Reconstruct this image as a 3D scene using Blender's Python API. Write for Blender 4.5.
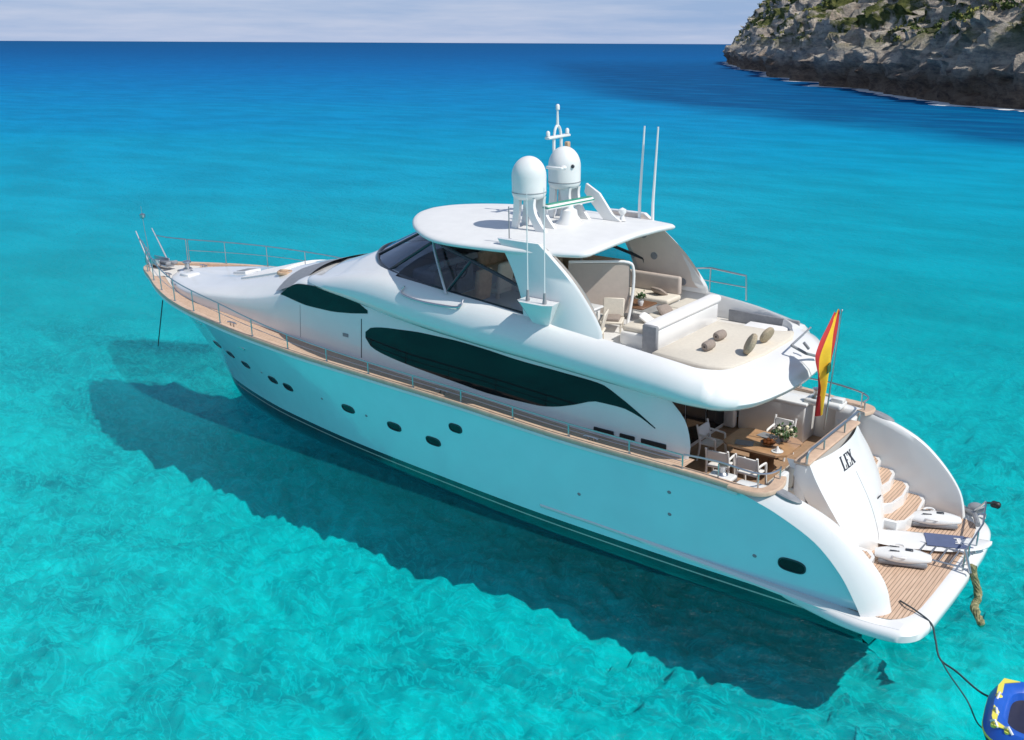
import bpy, bmesh, math, random
from mathutils import Vector, Matrix, noise
random.seed(7)
sc = bpy.context.scene
for o in list(bpy.data.objects): bpy.data.objects.remove(o)
COL = sc.collection
rad = math.radians

# ------------------------------------------------------------------ camera, sky, sun, exposure
F_PX = 1040.5
CAM = Vector((-4.089, 21.629, 11.174)); YAW = rad(-52.231); PITCH = math.atan(327.0 / F_PX); ROLL = math.atan(0.0048)
d = Vector((math.cos(YAW) * math.cos(PITCH), math.sin(YAW) * math.cos(PITCH), -math.sin(PITCH)))
r = Vector((math.sin(YAW), -math.cos(YAW), 0)); u = r.cross(d)
r2 = math.cos(ROLL) * r + math.sin(ROLL) * u; u2 = -math.sin(ROLL) * r + math.cos(ROLL) * u
cd = bpy.data.cameras.new('camera'); cam = bpy.data.objects.new('camera', cd); COL.objects.link(cam)
cam.matrix_world = Matrix(((r2.x, u2.x, -d.x, CAM.x), (r2.y, u2.y, -d.y, CAM.y), (r2.z, u2.z, -d.z, CAM.z), (0, 0, 0, 1)))
cd.sensor_width = 36; cd.lens = F_PX * 36 / 1024; cd.clip_start = 0.1; cd.clip_end = 120000
sc.camera = cam

SUN_TRAVEL = Vector((0.80, 0.05, -1.0)).normalized()     # the way the sunlight travels: from astern, high
sl = bpy.data.lights.new('sun', 'SUN'); so = bpy.data.objects.new('sun', sl); COL.objects.link(so)
so.rotation_euler = SUN_TRAVEL.to_track_quat('-Z', 'Y').to_euler()
sl.energy = 3.6; sl.angle = rad(0.53); sl.color = (1.0, 0.955, 0.88)
world = bpy.data.worlds.new('World'); sc.world = world; world.use_nodes = True
wn = world.node_tree; wn.nodes.clear()
def WN(t, **k):
    n = wn.nodes.new(t)
    for a, b in k.items(): setattr(n, a, b)
    return n
sky = WN('ShaderNodeTexSky', sky_type='NISHITA', sun_disc=False)
sky.sun_elevation = math.asin(-SUN_TRAVEL.z)
sky.sun_rotation = math.atan2(-SUN_TRAVEL.x, -SUN_TRAVEL.y)
sky.air_density = 1.0; sky.dust_density = 0.6; sky.ozone_density = 2.0
tc = WN('ShaderNodeTexCoord'); mp = WN('ShaderNodeMapping'); mp.inputs['Scale'].default_value = (2.2, 2.2, 26)
nz = WN('ShaderNodeTexNoise'); nz.inputs['Scale'].default_value = 1.6; nz.inputs['Detail'].default_value = 7; nz.inputs['Roughness'].default_value = .6
rp = WN('ShaderNodeValToRGB'); rp.color_ramp.elements[0].position = .36; rp.color_ramp.elements[1].position = .68
mixc = WN('ShaderNodeMix', data_type='RGBA')
cl = WN('ShaderNodeMix', data_type='RGBA'); cl.inputs[6].default_value = (3.2, 4.7, 7.6, 1); cl.inputs[7].default_value = (5.9, 6.6, 8.6, 1)
sxyz = WN('ShaderNodeSeparateXYZ'); el = WN('ShaderNodeMapRange'); el.inputs[1].default_value = 0.0; el.inputs[2].default_value = .5; el.inputs[3].default_value = .92; el.inputs[4].default_value = .25
bg = WN('ShaderNodeBackground'); bg.inputs[1].default_value = 0.085
wo = WN('ShaderNodeOutputWorld')
L = wn.links.new
L(tc.outputs['Generated'], mp.inputs[0]); L(mp.outputs[0], nz.inputs['Vector']); L(nz.outputs[0], rp.inputs[0])
L(rp.outputs[0], cl.inputs[0]); L(cl.outputs[2], mixc.inputs[7]); L(tc.outputs['Generated'], sxyz.inputs[0]); L(sxyz.outputs[2], el.inputs[0]); L(el.outputs[0], mixc.inputs[0]); L(sky.outputs[0], mixc.inputs[6]); L(mixc.outputs[2], bg.inputs[0]); L(bg.outputs[0], wo.inputs[0])
sc.view_settings.view_transform = 'Standard'; sc.view_settings.look = 'None'
sc.view_settings.exposure = 0.16; sc.view_settings.gamma = 1
sc.render.engine = 'CYCLES'
sc.cycles.sample_clamp_indirect = 1.2; sc.cycles.max_bounces = 10; sc.cycles.transparent_max_bounces = 12

# ------------------------------------------------------------------ materials
def mat(name, col=(.8, .8, .8), rough=.5, metal=0, coat=0, spec=.5, var=0, vscale=3, bump=0, bscale=20, trans=0, alpha=1, var2=None):
    m = bpy.data.materials.new(name); m.use_nodes = True
    nt = m.node_tree; b = nt.nodes['Principled BSDF']
    b.inputs['Base Color'].default_value = (*col, 1); b.inputs['Roughness'].default_value = rough
    b.inputs['Metallic'].default_value = metal; b.inputs['Coat Weight'].default_value = coat
    b.inputs['Coat Roughness'].default_value = .06
    b.inputs['Specular IOR Level'].default_value = spec; b.inputs['Transmission Weight'].default_value = trans
    b.inputs['Alpha'].default_value = alpha
    t = nt.nodes.new('ShaderNodeTexCoord')
    if var:
        n = nt.nodes.new('ShaderNodeTexNoise'); n.inputs['Scale'].default_value = vscale; n.inputs['Detail'].default_value = 6
        n.inputs['Roughness'].default_value = .65
        nt.links.new(t.outputs['Object'], n.inputs['Vector'])
        x = nt.nodes.new('ShaderNodeMix'); x.data_type = 'RGBA'
        c2 = var2 or tuple(max(0, c * (1 - var)) for c in col)
        x.inputs[6].default_value = (*c2, 1); x.inputs[7].default_value = (*col, 1)
        rr = nt.nodes.new('ShaderNodeMapRange'); rr.inputs[1].default_value = .35; rr.inputs[2].default_value = .65
        nt.links.new(n.outputs[0], rr.inputs[0]); nt.links.new(rr.outputs[0], x.inputs[0]); nt.links.new(x.outputs[2], b.inputs['Base Color'])
        r3 = nt.nodes.new('ShaderNodeMapRange'); r3.inputs[3].default_value = rough * .8; r3.inputs[4].default_value = min(1, rough * 1.25)
        nt.links.new(n.outputs[0], r3.inputs[0]); nt.links.new(r3.outputs[0], b.inputs['Roughness'])
    if bump:
        n = nt.nodes.new('ShaderNodeTexNoise'); n.inputs['Scale'].default_value = bscale; n.inputs['Detail'].default_value = 4
        nt.links.new(t.outputs['Object'], n.inputs['Vector'])
        bp = nt.nodes.new('ShaderNodeBump'); bp.inputs['Strength'].default_value = bump; bp.inputs['Distance'].default_value = .02
        nt.links.new(n.outputs[0], bp.inputs['Height']); nt.links.new(bp.outputs[0], b.inputs['Normal'])
    return m

M = {}
M['gel'] = mat('white_gelcoat', (.80, .80, .79), .22, coat=.5, var=.035, vscale=1.3)
M['gelm'] = mat('white_gelcoat_matt', (.78, .78, .77), .45, var=.06, vscale=2.5, bump=.1, bscale=60)
M['nonslip'] = mat('cream_nonslip_deck', (.72, .69, .64), .7, var=.08, vscale=3, bump=.3, bscale=90)
M['steel'] = mat('stainless_steel', (.55, .56, .58), .32, metal=1)
M['glass'] = mat('dark_tinted_glass', (.010, .012, .014), .05, spec=.32)
M['black'] = mat('black_rubber', (.012, .012, .014), .5)
M['dkmetal'] = mat('dark_window_frame', (.02, .025, .035), .3, coat=.4)
M['grey'] = mat('grey_plastic', (.28, .29, .31), .5, var=.2, vscale=8)
M['blgrey'] = mat('slate_blue_pad', (.10, .13, .24), .7, var=.15, vscale=10)
M['cream'] = mat('cream_fabric', (.72, .66, .56), .9, var=.08, vscale=12, bump=.3, bscale=70)
M['white_fab'] = mat('white_fabric', (.82, .81, .80), .85, var=.05, vscale=8, bump=.3, bscale=40)
M['taupe'] = mat('taupe_fabric', (.34, .28, .24), .9, var=.2, vscale=14, bump=.4, bscale=60)
M['tan'] = mat('tan_leather', (.62, .42, .27), .6, var=.3, vscale=5)
M['tablewood'] = mat('varnished_table', (.58, .34, .18), .35, var=.2, vscale=5, coat=.4)
M['bounce_tint'] = mat('warm_bounce_tint', (.74, .64, .57), .7, var=.06, vscale=4)  # warm bounce from teak and cream, put into a base colour
M['panel'] = mat('taupe_panel', (.50, .43, .38), .8, var=.08, vscale=6)
M['rattan'] = mat('straw_weave', (.50, .41, .29), .9, var=.35, vscale=40, bump=.6, bscale=90)
M['brown'] = mat('brown_wood', (.20, .10, .05), .5, var=.3, vscale=9)
M['green'] = mat('green_leaf', (.05, .12, .03), .6, var=.4, vscale=20)
M['orange'] = mat('orange_fruit', (.75, .22, .05), .5, var=.2, vscale=20)
M['flower'] = mat('pale_petals', (.85, .78, .55), .7)
M['greenp'] = mat('green_radar_paint', (.02, .28, .18), .4)
M['red'] = mat('flag_red', (.55, .03, .03), .8, var=.2, vscale=6)
M['yellow'] = mat('flag_yellow', (.90, .55, .03), .8, var=.12, vscale=6)
M['tblue'] = mat('tube_blue', (.012, .11, .55), .35, coat=.3, var=.1, vscale=8)
M['tyel'] = mat('tube_yellow', (.80, .72, .10), .4)
M['tdark'] = mat('tube_dark', (.02, .02, .045), .45, var=.2, vscale=10)
M['rope'] = mat('dark_rope', (.05, .07, .08), .9, bump=.6, bscale=150)
M['algae'] = mat('weathered_rope', (.42, .38, .20), .95, var=.7, vscale=9, var2=(.10, .12, .05), bump=.8, bscale=60)
M['ink'] = mat('dark_lettering', (.03, .03, .045), .4)
M['foam'] = mat('sea_foam', (.80, .84, .86), .9, var=.1, vscale=.6)

def teak(name, col, dark, along='x', plank=.075):
    m = bpy.data.materials.new(name); m.use_nodes = True; nt = m.node_tree; b = nt.nodes['Principled BSDF']
    t = nt.nodes.new('ShaderNodeTexCoord'); s = nt.nodes.new('ShaderNodeSeparateXYZ'); nt.links.new(t.outputs['Object'], s.inputs[0])
    f = nt.nodes.new('ShaderNodeMath'); f.operation = 'PINGPONG'; f.inputs[1].default_value = plank / 2
    nt.links.new(s.outputs[1 if along == 'x' else 0], f.inputs[0])
    g = nt.nodes.new('ShaderNodeMapRange'); g.inputs[1].default_value = .003; g.inputs[2].default_value = .007; nt.links.new(f.outputs[0], g.inputs[0])
    mp = nt.nodes.new('ShaderNodeMapping'); mp.inputs['Scale'].default_value = (1.2, 14, 14) if along == 'x' else (14, 1.2, 14)
    n = nt.nodes.new('ShaderNodeTexNoise'); n.inputs['Scale'].default_value = 2; n.inputs['Detail'].default_value = 8
    nt.links.new(t.outputs['Object'], mp.inputs[0]); nt.links.new(mp.outputs[0], n.inputs['Vector'])
    rr = nt.nodes.new('ShaderNodeValToRGB'); rr.color_ramp.elements[0].position = .3; rr.color_ramp.elements[1].position = .72
    rr.color_ramp.elements[0].color = (*dark, 1); rr.color_ramp.elements[1].color = (*col, 1)
    nt.links.new(n.outputs[0], rr.inputs[0])
    x = nt.nodes.new('ShaderNodeMix'); x.data_type = 'RGBA'; x.inputs[6].default_value = (.10, .07, .05, 1)
    nt.links.new(g.outputs[0], x.inputs[0]); nt.links.new(rr.outputs[0], x.inputs[7]); nt.links.new(x.outputs[2], b.inputs['Base Color'])
    b.inputs['Roughness'].default_value = .65
    return m
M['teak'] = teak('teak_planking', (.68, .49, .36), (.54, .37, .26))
M['ckteak'] = teak('shaded_deck_teak', (.50, .33, .21), (.36, .23, .14))  # the deck teak again, its colour darkened for the shade in the cockpit
M['teak_y'] = teak('teak_planking_athwart', (.68, .49, .36), (.54, .37, .26), 'y')
M['teakrail'] = mat('varnished_teak', (.66, .47, .34), .45, var=.18, vscale=6)

def hull_mat():
    m = bpy.data.materials.new('hull_paint_water_tint'); m.use_nodes = True; nt = m.node_tree; b = nt.nodes['Principled BSDF']
    t = nt.nodes.new('ShaderNodeTexCoord'); s = nt.nodes.new('ShaderNodeSeparateXYZ'); nt.links.new(t.outputs['Object'], s.inputs[0])
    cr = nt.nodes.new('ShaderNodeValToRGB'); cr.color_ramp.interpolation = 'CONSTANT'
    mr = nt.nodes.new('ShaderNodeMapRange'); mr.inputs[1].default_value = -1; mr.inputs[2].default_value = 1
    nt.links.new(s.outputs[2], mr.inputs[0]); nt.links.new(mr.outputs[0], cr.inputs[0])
    e = cr.color_ramp.elements; e[0].color = (.006, .010, .016, 1); e[1].position = .665; e[1].color = (.50, .82, .87, 1)  # turquoise bounce from the water is put into the white hull's colour as aqua
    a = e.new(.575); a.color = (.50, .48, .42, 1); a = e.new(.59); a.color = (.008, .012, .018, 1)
    nz = nt.nodes.new('ShaderNodeTexNoise'); nz.inputs['Scale'].default_value = 1.2; nz.inputs['Detail'].default_value = 6; nt.links.new(t.outputs['Object'], nz.inputs['Vector'])
    mm = nt.nodes.new('ShaderNodeMix'); mm.data_type = 'RGBA'; mm.blend_type = 'MULTIPLY'; mm.inputs[0].default_value = 1
    m2 = nt.nodes.new('ShaderNodeMapRange'); m2.inputs[3].default_value = .93; m2.inputs[4].default_value = 1.04; nt.links.new(nz.outputs[0], m2.inputs[0])
    nt.links.new(cr.outputs[0], mm.inputs[6]); nt.links.new(m2.outputs[0], mm.inputs[7]); nt.links.new(mm.outputs[2], b.inputs['Base Color'])
    b.inputs['Roughness'].default_value = .2; b.inputs['Coat Weight'].default_value = .9; b.inputs['Coat Roughness'].default_value = .08; b.inputs['Coat IOR'].default_value = 1.75
    wv = nt.nodes.new('ShaderNodeTexNoise'); wv.inputs['Scale'].default_value = .9; wv.inputs['Detail'].default_value = 3; nt.links.new(t.outputs['Object'], wv.inputs['Vector'])
    wb = nt.nodes.new('ShaderNodeBump'); wb.inputs['Strength'].default_value = .5; wb.inputs['Distance'].default_value = .05; nt.links.new(wv.outputs[0], wb.inputs['Height']); nt.links.new(wb.outputs[0], b.inputs['Coat Normal'])
    mps = nt.nodes.new('ShaderNodeMapping'); mps.inputs['Scale'].default_value = (5, 1, .25); nt.links.new(t.outputs['Object'], mps.inputs[0]); nst = nt.nodes.new('ShaderNodeTexNoise'); nst.inputs['Scale'].default_value = 1.5; nst.inputs['Detail'].default_value = 5; nt.links.new(mps.outputs[0], nst.inputs['Vector'])
    ms = nt.nodes.new('ShaderNodeMapRange'); ms.inputs[1].default_value = .45; ms.inputs[2].default_value = .75; ms.inputs[3].default_value = .18; ms.inputs[4].default_value = .22; nt.links.new(nst.outputs[0], ms.inputs[0]); nt.links.new(ms.outputs[0], b.inputs['Roughness'])
    return m
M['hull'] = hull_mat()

def clear_glass():
    m = bpy.data.materials.new('smoked_screen'); m.use_nodes = True; nt = m.node_tree; nt.nodes.clear()
    o = nt.nodes.new('ShaderNodeOutputMaterial'); tr = nt.nodes.new('ShaderNodeBsdfTransparent'); tr.inputs[0].default_value = (.60, .64, .70, 1)
    gl = nt.nodes.new('ShaderNodeBsdfGlossy'); gl.inputs['Roughness'].default_value = .03; gl.inputs[0].default_value = (.85, .9, 1, 1)
    fr = nt.nodes.new('ShaderNodeFresnel'); fr.inputs[0].default_value = 1.45; mx = nt.nodes.new('ShaderNodeMixShader')
    nt.links.new(fr.outputs[0], mx.inputs[0]); nt.links.new(tr.outputs[0], mx.inputs[1]); nt.links.new(gl.outputs[0], mx.inputs[2]); nt.links.new(mx.outputs[0], o.inputs[0])
    return m
M['screen'] = clear_glass()

# ------------------------------------------------------------------ mesh builder
class MB:
    def __init__(s): s.v = []; s.f = []; s.m = []; s.cur = 0
    def add(s, vs, fs):
        n = len(s.v); s.v += [tuple(p) for p in vs]
        for f in fs: s.f.append(tuple(i + n for i in f)); s.m.append(s.cur)
        return s
    def grid(s, rows, closed=False, flip=False, wrap=False):
        w = len(rows[0]); vs = [p for rr in rows for p in rr]; fs = []
        R = len(rows)
        for i in range(R if wrap else R - 1):
            for j in range(w if closed else w - 1):
                a, b = i * w + j, i * w + (j + 1) % w; i2 = (i + 1) % R; c, e = i2 * w + (j + 1) % w, i2 * w + j
                fs.append((a, e, c, b) if flip else (a, b, c, e))
        return s.add(vs, fs)
    def box(s, c, size, rz=0, bev=.01, seg=1, ry=0, rx=0):
        bm = bmesh.new(); bmesh.ops.create_cube(bm, size=1)
        for v in bm.verts: v.co = Vector((v.co.x * size[0], v.co.y * size[1], v.co.z * size[2]))
        if bev: bmesh.ops.bevel(bm, geom=bm.edges[:], offset=min(bev, min(size) * .49), segments=seg, profile=.5, affect='EDGES')
        mt = Matrix.Translation(c) @ Matrix.Rotation(rz, 4, 'Z') @ Matrix.Rotation(ry, 4, 'Y') @ Matrix.Rotation(rx, 4, 'X')
        bm.verts.ensure_lookup_table(); bm.verts.index_update()
        s.add([mt @ v.co for v in bm.verts], [[v.index for v in f.verts] for f in bm.faces]); bm.free(); return s
    def tube(s, pts, rr, n=8, cap=True):
        pts = [Vector(p) for p in pts]; R = rr if isinstance(rr, (list, tuple)) else [rr] * len(pts)
        rows = []; t0 = None; N = None
        for i, p in enumerate(pts):
            t = (pts[min(i + 1, len(pts) - 1)] - pts[max(i - 1, 0)]).normalized()
            if N is None:
                N = t.orthogonal().normalized()
            else:
                N = (N - t * N.dot(t)); N = N.normalized() if N.length > 1e-6 else t.orthogonal().normalized()
            B = t.cross(N)
            rows.append([p + R[i] * (math.cos(a) * N + math.sin(a) * B) for a in [2 * math.pi * k / n for k in range(n)]])
        s.grid(rows, closed=True)
        if cap:
            s.add(rows[0], [tuple(range(n))[::-1]][:1]); s.add(rows[-1], [tuple(range(n))])
        return s
    def lathe(s, c, prof, n=20, axis='z'):
        rows = []
        for rr, z in prof:
            row = []
            for k in range(n):
                a = 2 * math.pi * k / n; x, y = max(rr, .0005) * math.cos(a), max(rr, .0005) * math.sin(a)
                p = (x, y, z) if axis == 'z' else (x, z, y) if axis == 'y' else (z, x, y)
                row.append(Vector(c) + Vector(p))
            rows.append(row)
        return s.grid(rows, closed=True)
    def prism(s, poly, dvec):
        n = len(poly); dvec = Vector(dvec); a = [Vector(p) for p in poly]; b = [p + dvec for p in a]
        s.add(a + b, [tuple(range(n)), tuple(range(2 * n - 1, n - 1, -1))] + [(i, i + n, (i + 1) % n + n, (i + 1) % n) for i in range(n)]); return s
    def ell(s, c, rad3, n=16, m=10, warp=0):
        rows = []
        for i in range(m + 1):
            th = math.pi * i / m; row = []
            for k in range(n):
                a = 2 * math.pi * k / n; st = max(math.sin(th), .001)
                row.append(Vector(c) + Vector((rad3[0] * st * math.cos(a), rad3[1] * st * math.sin(a), rad3[2] * math.cos(th))))
            rows.append(row)
        return s.grid(rows, closed=True)

ALL = []
def obj(name, mb, mats, parent=None, smooth=True, ang=40, base=None):
    me = bpy.data.meshes.new(name); vs = mb.v
    if base is not None: vs = [tuple(Vector(p) - base) for p in vs]
    me.from_pydata(vs, [], mb.f)
    ms = mats if isinstance(mats, (list, tuple)) else [mats]
    for m in ms: me.materials.append(M[m] if isinstance(m, str) else m)
    for p, i in zip(me.polygons, mb.m): p.material_index = i; p.use_smooth = smooth
    bm = bmesh.new(); bm.from_mesh(me)
    bmesh.ops.remove_doubles(bm, verts=bm.verts, dist=.0002); bmesh.ops.recalc_face_normals(bm, faces=bm.faces)
    bm.to_mesh(me); bm.free()
    if smooth: me.set_sharp_from_angle(angle=rad(ang))
    o = bpy.data.objects.new(name, me); COL.objects.link(o)
    if parent: o.parent = parent
    return o
def tag(o, label=None, cat=None, group=None, kind=None):
    if label: o['label'] = label
    if cat: o['category'] = cat
    if group: o['group'] = group
    if kind: o['kind'] = kind
    return o
HEEL = rad(-1.8); RH = Matrix.Rotation(HEEL, 4, 'X')
def thing(name, base, label, cat, group=None, rz=0, onboat=True):
    o = bpy.data.objects.new(name, None); COL.objects.link(o); o.empty_display_size = .2
    m = Matrix.Translation(base) @ Matrix.Rotation(rz, 4, 'Z')
    o.matrix_world = (RH @ m) if onboat else m
    return tag(o, label, cat, group)
def onboat(o, base, rz=0):
    o.matrix_world = RH @ Matrix.Translation(base) @ Matrix.Rotation(rz, 4, 'Z'); return o
def copy_tree(o, parent=None):
    c = o.copy(); COL.objects.link(c)
    if parent is not None: c.parent = parent
    for ch in list(o.children): copy_tree(ch, c)
    return c

def pchip(xs, ys):
    if xs[0] > xs[-1]: xs = xs[::-1]; ys = ys[::-1]
    n = len(xs); h = [xs[i + 1] - xs[i] for i in range(n - 1)]; dl = [(ys[i + 1] - ys[i]) / h[i] for i in range(n - 1)]
    m = [dl[0]] + [0 if dl[i - 1] * dl[i] <= 0 else 2 * dl[i - 1] * dl[i] / (dl[i - 1] + dl[i]) for i in range(1, n - 1)] + [dl[-1]]
    def f(x):
        if x <= xs[0]: return ys[0]
        if x >= xs[-1]: return ys[-1]
        i = 0
        while xs[i + 1] < x: i += 1
        t = (x - xs[i]) / h[i]
        return (2 * t**3 - 3 * t**2 + 1) * ys[i] + (t**3 - 2 * t**2 + t) * h[i] * m[i] + (-2 * t**3 + 3 * t**2) * ys[i + 1] + (t**3 - t**2) * h[i] * m[i + 1]
    return f
def spline(pts, n, closed=False):
    pts = [Vector(p) for p in pts]; out = []; N = len(pts); segs = N if closed else N - 1
    for k in range(n + (0 if closed else 1)):
        t = k / n * segs; i = min(int(t), segs - 1); t -= i
        g = (lambda j: pts[j % N]) if closed else (lambda j: pts[max(0, min(N - 1, j))])
        a, b, c, e = g(i - 1), g(i), g(i + 1), g(i + 2)
        out.append(.5 * ((2 * b) + (-a + c) * t + (2 * a - 5 * b + 4 * c - e) * t * t + (-a + 3 * b - 3 * c + e) * t**3))
    return out

# ------------------------------------------------------------------ sea, seabed
def sea():
    m = bpy.data.materials.new('sea_water'); m.use_nodes = True; nt = m.node_tree; nt.nodes.clear(); N = nt.nodes.new; K = nt.links.new
    def math_(op, a, b=None, c=None):
        n = N('ShaderNodeMath'); n.operation = op
        for i, x in enumerate((a, b, c)):
            if x is None: continue
            if isinstance(x, (int, float)): n.inputs[i].default_value = x
            else: K(x, n.inputs[i])
        return n.outputs[0]
    def mrange(x, a, b, c, e, smooth=True):
        n = N('ShaderNodeMapRange'); n.interpolation_type = 'SMOOTHSTEP' if smooth else 'LINEAR'
        K(x, n.inputs[0]); n.inputs[1].default_value = a; n.inputs[2].default_value = b; n.inputs[3].default_value = c; n.inputs[4].default_value = e
        return n.outputs[0]
    def noise_(scale, detail=4, sx=1, sy=1, rot=0, rough=.55, dist=0):
        mp = N('ShaderNodeMapping'); mp.inputs['Scale'].default_value = (sx, sy, 1); mp.inputs['Rotation'].default_value = (0, 0, rot)
        K(geo.outputs['Position'], mp.inputs[0]); n = N('ShaderNodeTexNoise'); K(mp.outputs[0], n.inputs['Vector'])
        n.inputs['Scale'].default_value = scale; n.inputs['Detail'].default_value = detail; n.inputs['Roughness'].default_value = rough; n.inputs['Distortion'].default_value = dist
        return n.outputs[0]
    geo = N('ShaderNodeNewGeometry')
    dot = N('ShaderNodeVectorMath'); dot.operation = 'DOT_PRODUCT'; dot.inputs[1].default_value = (.612, -.791, 0); K(geo.outputs['Position'], dot.inputs[0])
    s0 = math_('ADD', dot.outputs['Value'], 19.6)                      # metres offshore, from the shallows outwards
    big = noise_(.02, 4, 1, 1, .3)
    s1 = math_('MULTIPLY', s0, math_('MULTIPLY_ADD', big, .5, .75))
    t = math_('DIVIDE', 60.0, math_('ADD', math_('MAXIMUM', s1, 0.0), 60.0))
    cr = N('ShaderNodeValToRGB'); e = cr.color_ramp.elements
    e[0].position = 0.0; e[0].color = (.001, .075, .215, 1); e[1].position = .85; e[1].color = (.002, .34, .36, 1)
    for p, c in ((.05, (.001, .090, .27)), (.12, (.001, .135, .37)), (.20, (.001, .19, .43)), (.29, (.001, .245, .46)), (.40, (.001, .31, .46)), (.55, (.001, .36, .44))):
        a = e.new(p); a.color = (*c, 1)
    K(t, cr.inputs[0])
    # seagrass / rock bottom seen as darker blue in front of the cliff
    sep = N('ShaderNodeSeparateXYZ'); K(geo.outputs['Position'], sep.inputs[0])
    lat = N('ShaderNodeVectorMath'); lat.operation = 'DOT_PRODUCT'; lat.inputs[1].default_value = (-.791, -.612, 0); K(geo.outputs['Position'], lat.inputs[0])
    sd = math_('ADD', s0, math_('MULTIPLY_ADD', noise_(.03, 5, 1, 1), 90, -45))
    sdl = math_('ADD', sd, math_('MULTIPLY', lat.outputs['Value'], 3.0))
    dk = math_('MULTIPLY', mrange(sdl, 235, 292, 0, 1), mrange(lat.outputs['Value'], -8, 24, 0, 1))
    dk = math_('MULTIPLY', dk, mrange(s0, 420, 900, 1, 0))
    dk = math_('MULTIPLY', dk, mrange(noise_(.05, 5, 1, 2.5), .25, .6, .55, 1))
    mx = N('ShaderNodeMix'); mx.data_type = 'RGBA'; K(math_('MULTIPLY', dk, .85), mx.inputs[0]); K(cr.outputs[0], mx.inputs[6]); mx.inputs[7].default_value = (.001, .060, .185, 1)
    # wind streaks: the water itself clearer / milkier
    st = noise_(.16, 6, .6, 1.2, YAW + 1.57 + .15, .62)
    m2 = N('ShaderNodeMix'); m2.data_type = 'RGBA'; m2.blend_type = 'MULTIPLY'; m2.inputs[0].default_value = 1
    K(mx.outputs[2], m2.inputs[6]); K(mrange(st, .3, .7, .88, 1.12), m2.inputs[7])
    # waves
    h = math_('ADD', math_('MULTIPLY', noise_(.5, 5, 1, 1.7, .5, .6, .4), .34), math_('MULTIPLY', noise_(2.0, 6, 1, 1.8, .9, .68, .8), .26))
    h = math_('ADD', h, math_('MULTIPLY', noise_(7, 4, 1, 1.7, .2, .7), .06))
    bp = N('ShaderNodeBump'); bp.inputs['Strength'].default_value = .6; bp.inputs['Distance'].default_value = 1.0; K(h, bp.inputs['Height'])
    op = mrange(s1, 15, 78, .03, 1)
    m3 = N('ShaderNodeVectorMath'); m3.operation = 'SCALE'; K(m2.outputs[2], m3.inputs[0]); K(math_('SUBTRACT', 2.0, op), m3.inputs['Scale'])   # the bottom is seen through the surface twice, the milky part once
    df = N('ShaderNodeBsdfDiffuse'); K(m3.outputs[0], df.inputs[0]); K(bp.outputs[0], df.inputs['Normal'])
    tr = N('ShaderNodeBsdfTransparent'); tr.inputs[0].default_value = (.015, .895, .95, 1)
    body = N('ShaderNodeMixShader')
    K(op, body.inputs[0]); K(tr.outputs[0], body.inputs[1]); K(df.outputs[0], body.inputs[2])
    gl = N('ShaderNodeBsdfGlossy'); gl.inputs['Roughness'].default_value = .24; K(bp.outputs[0], gl.inputs['Normal'])
    fr = N('ShaderNodeFresnel'); fr.inputs[0].default_value = 1.33; K(bp.outputs[0], fr.inputs['Normal'])
    frs = math_('MINIMUM', math_('MULTIPLY', fr.outputs[0], .5), mrange(s1, 20, 140, .12, .05))
    fin = N('ShaderNodeMixShader'); K(frs, fin.inputs[0]); K(body.outputs[0], fin.inputs[1]); K(gl.outputs[0], fin.inputs[2])
    o = N('ShaderNodeOutputMaterial'); K(fin.outputs[0], o.inputs[0])
    S = 60000; mb = MB(); mb.add([(-S, -S, 0), (S, -S, 0), (S, S, 0), (-S, S, 0)], [(0, 1, 2, 3)])
    w = obj('sea', mb, m, smooth=False); tag(w, kind='structure')
    # seabed
    m = bpy.data.materials.new('seabed_sand_caustics'); m.use_nodes = True; nt = m.node_tree; b = nt.nodes['Principled BSDF']; N = nt.nodes.new; K = nt.links.new
    geo = N('ShaderNodeNewGeometry')
    b.inputs['Roughness'].default_value = 1; b.inputs['Specular IOR Level'].default_value = 0
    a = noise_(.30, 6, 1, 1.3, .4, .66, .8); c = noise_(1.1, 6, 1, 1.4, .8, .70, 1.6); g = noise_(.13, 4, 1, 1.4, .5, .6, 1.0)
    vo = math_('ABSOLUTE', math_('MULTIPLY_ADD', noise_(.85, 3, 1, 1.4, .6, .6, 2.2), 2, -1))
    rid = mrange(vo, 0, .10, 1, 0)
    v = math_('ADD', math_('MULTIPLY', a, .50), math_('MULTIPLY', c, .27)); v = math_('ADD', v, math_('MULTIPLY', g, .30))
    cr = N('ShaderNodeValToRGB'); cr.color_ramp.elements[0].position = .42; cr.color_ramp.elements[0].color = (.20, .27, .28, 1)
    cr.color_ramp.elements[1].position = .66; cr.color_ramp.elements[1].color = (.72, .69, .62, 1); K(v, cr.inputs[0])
    x = N('ShaderNodeMix'); x.data_type = 'RGBA'; K(math_('MULTIPLY', rid, .34), x.inputs[0]); K(cr.outputs[0], x.inputs[6]); x.inputs[7].default_value = (.93, .90, .84, 1)  # pale veins painted into the sand stand for the caustic light net
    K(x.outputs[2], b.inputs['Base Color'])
    bp = N('ShaderNodeBump'); bp.inputs['Strength'].default_value = .5; bp.inputs['Distance'].default_value = .25; K(v, bp.inputs['Height'])
    # the water above scatters the light, so the slopes of the bottom are lit almost evenly
    vm = N('ShaderNodeMix'); vm.data_type = 'VECTOR'; vm.inputs[0].default_value = .45; vm.inputs[4].default_value = (0, 0, 1); K(bp.outputs[0], vm.inputs[5]); K(vm.outputs[1], b.inputs['Normal'])
    S = 700; mb = MB(); n = 620; rows = []
    def ax(i, c0): 
        t = 2 * i / n - 1; return c0 + (34 * t + 660 * abs(t) ** 7 * (1 if t > 0 else -1))
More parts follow.
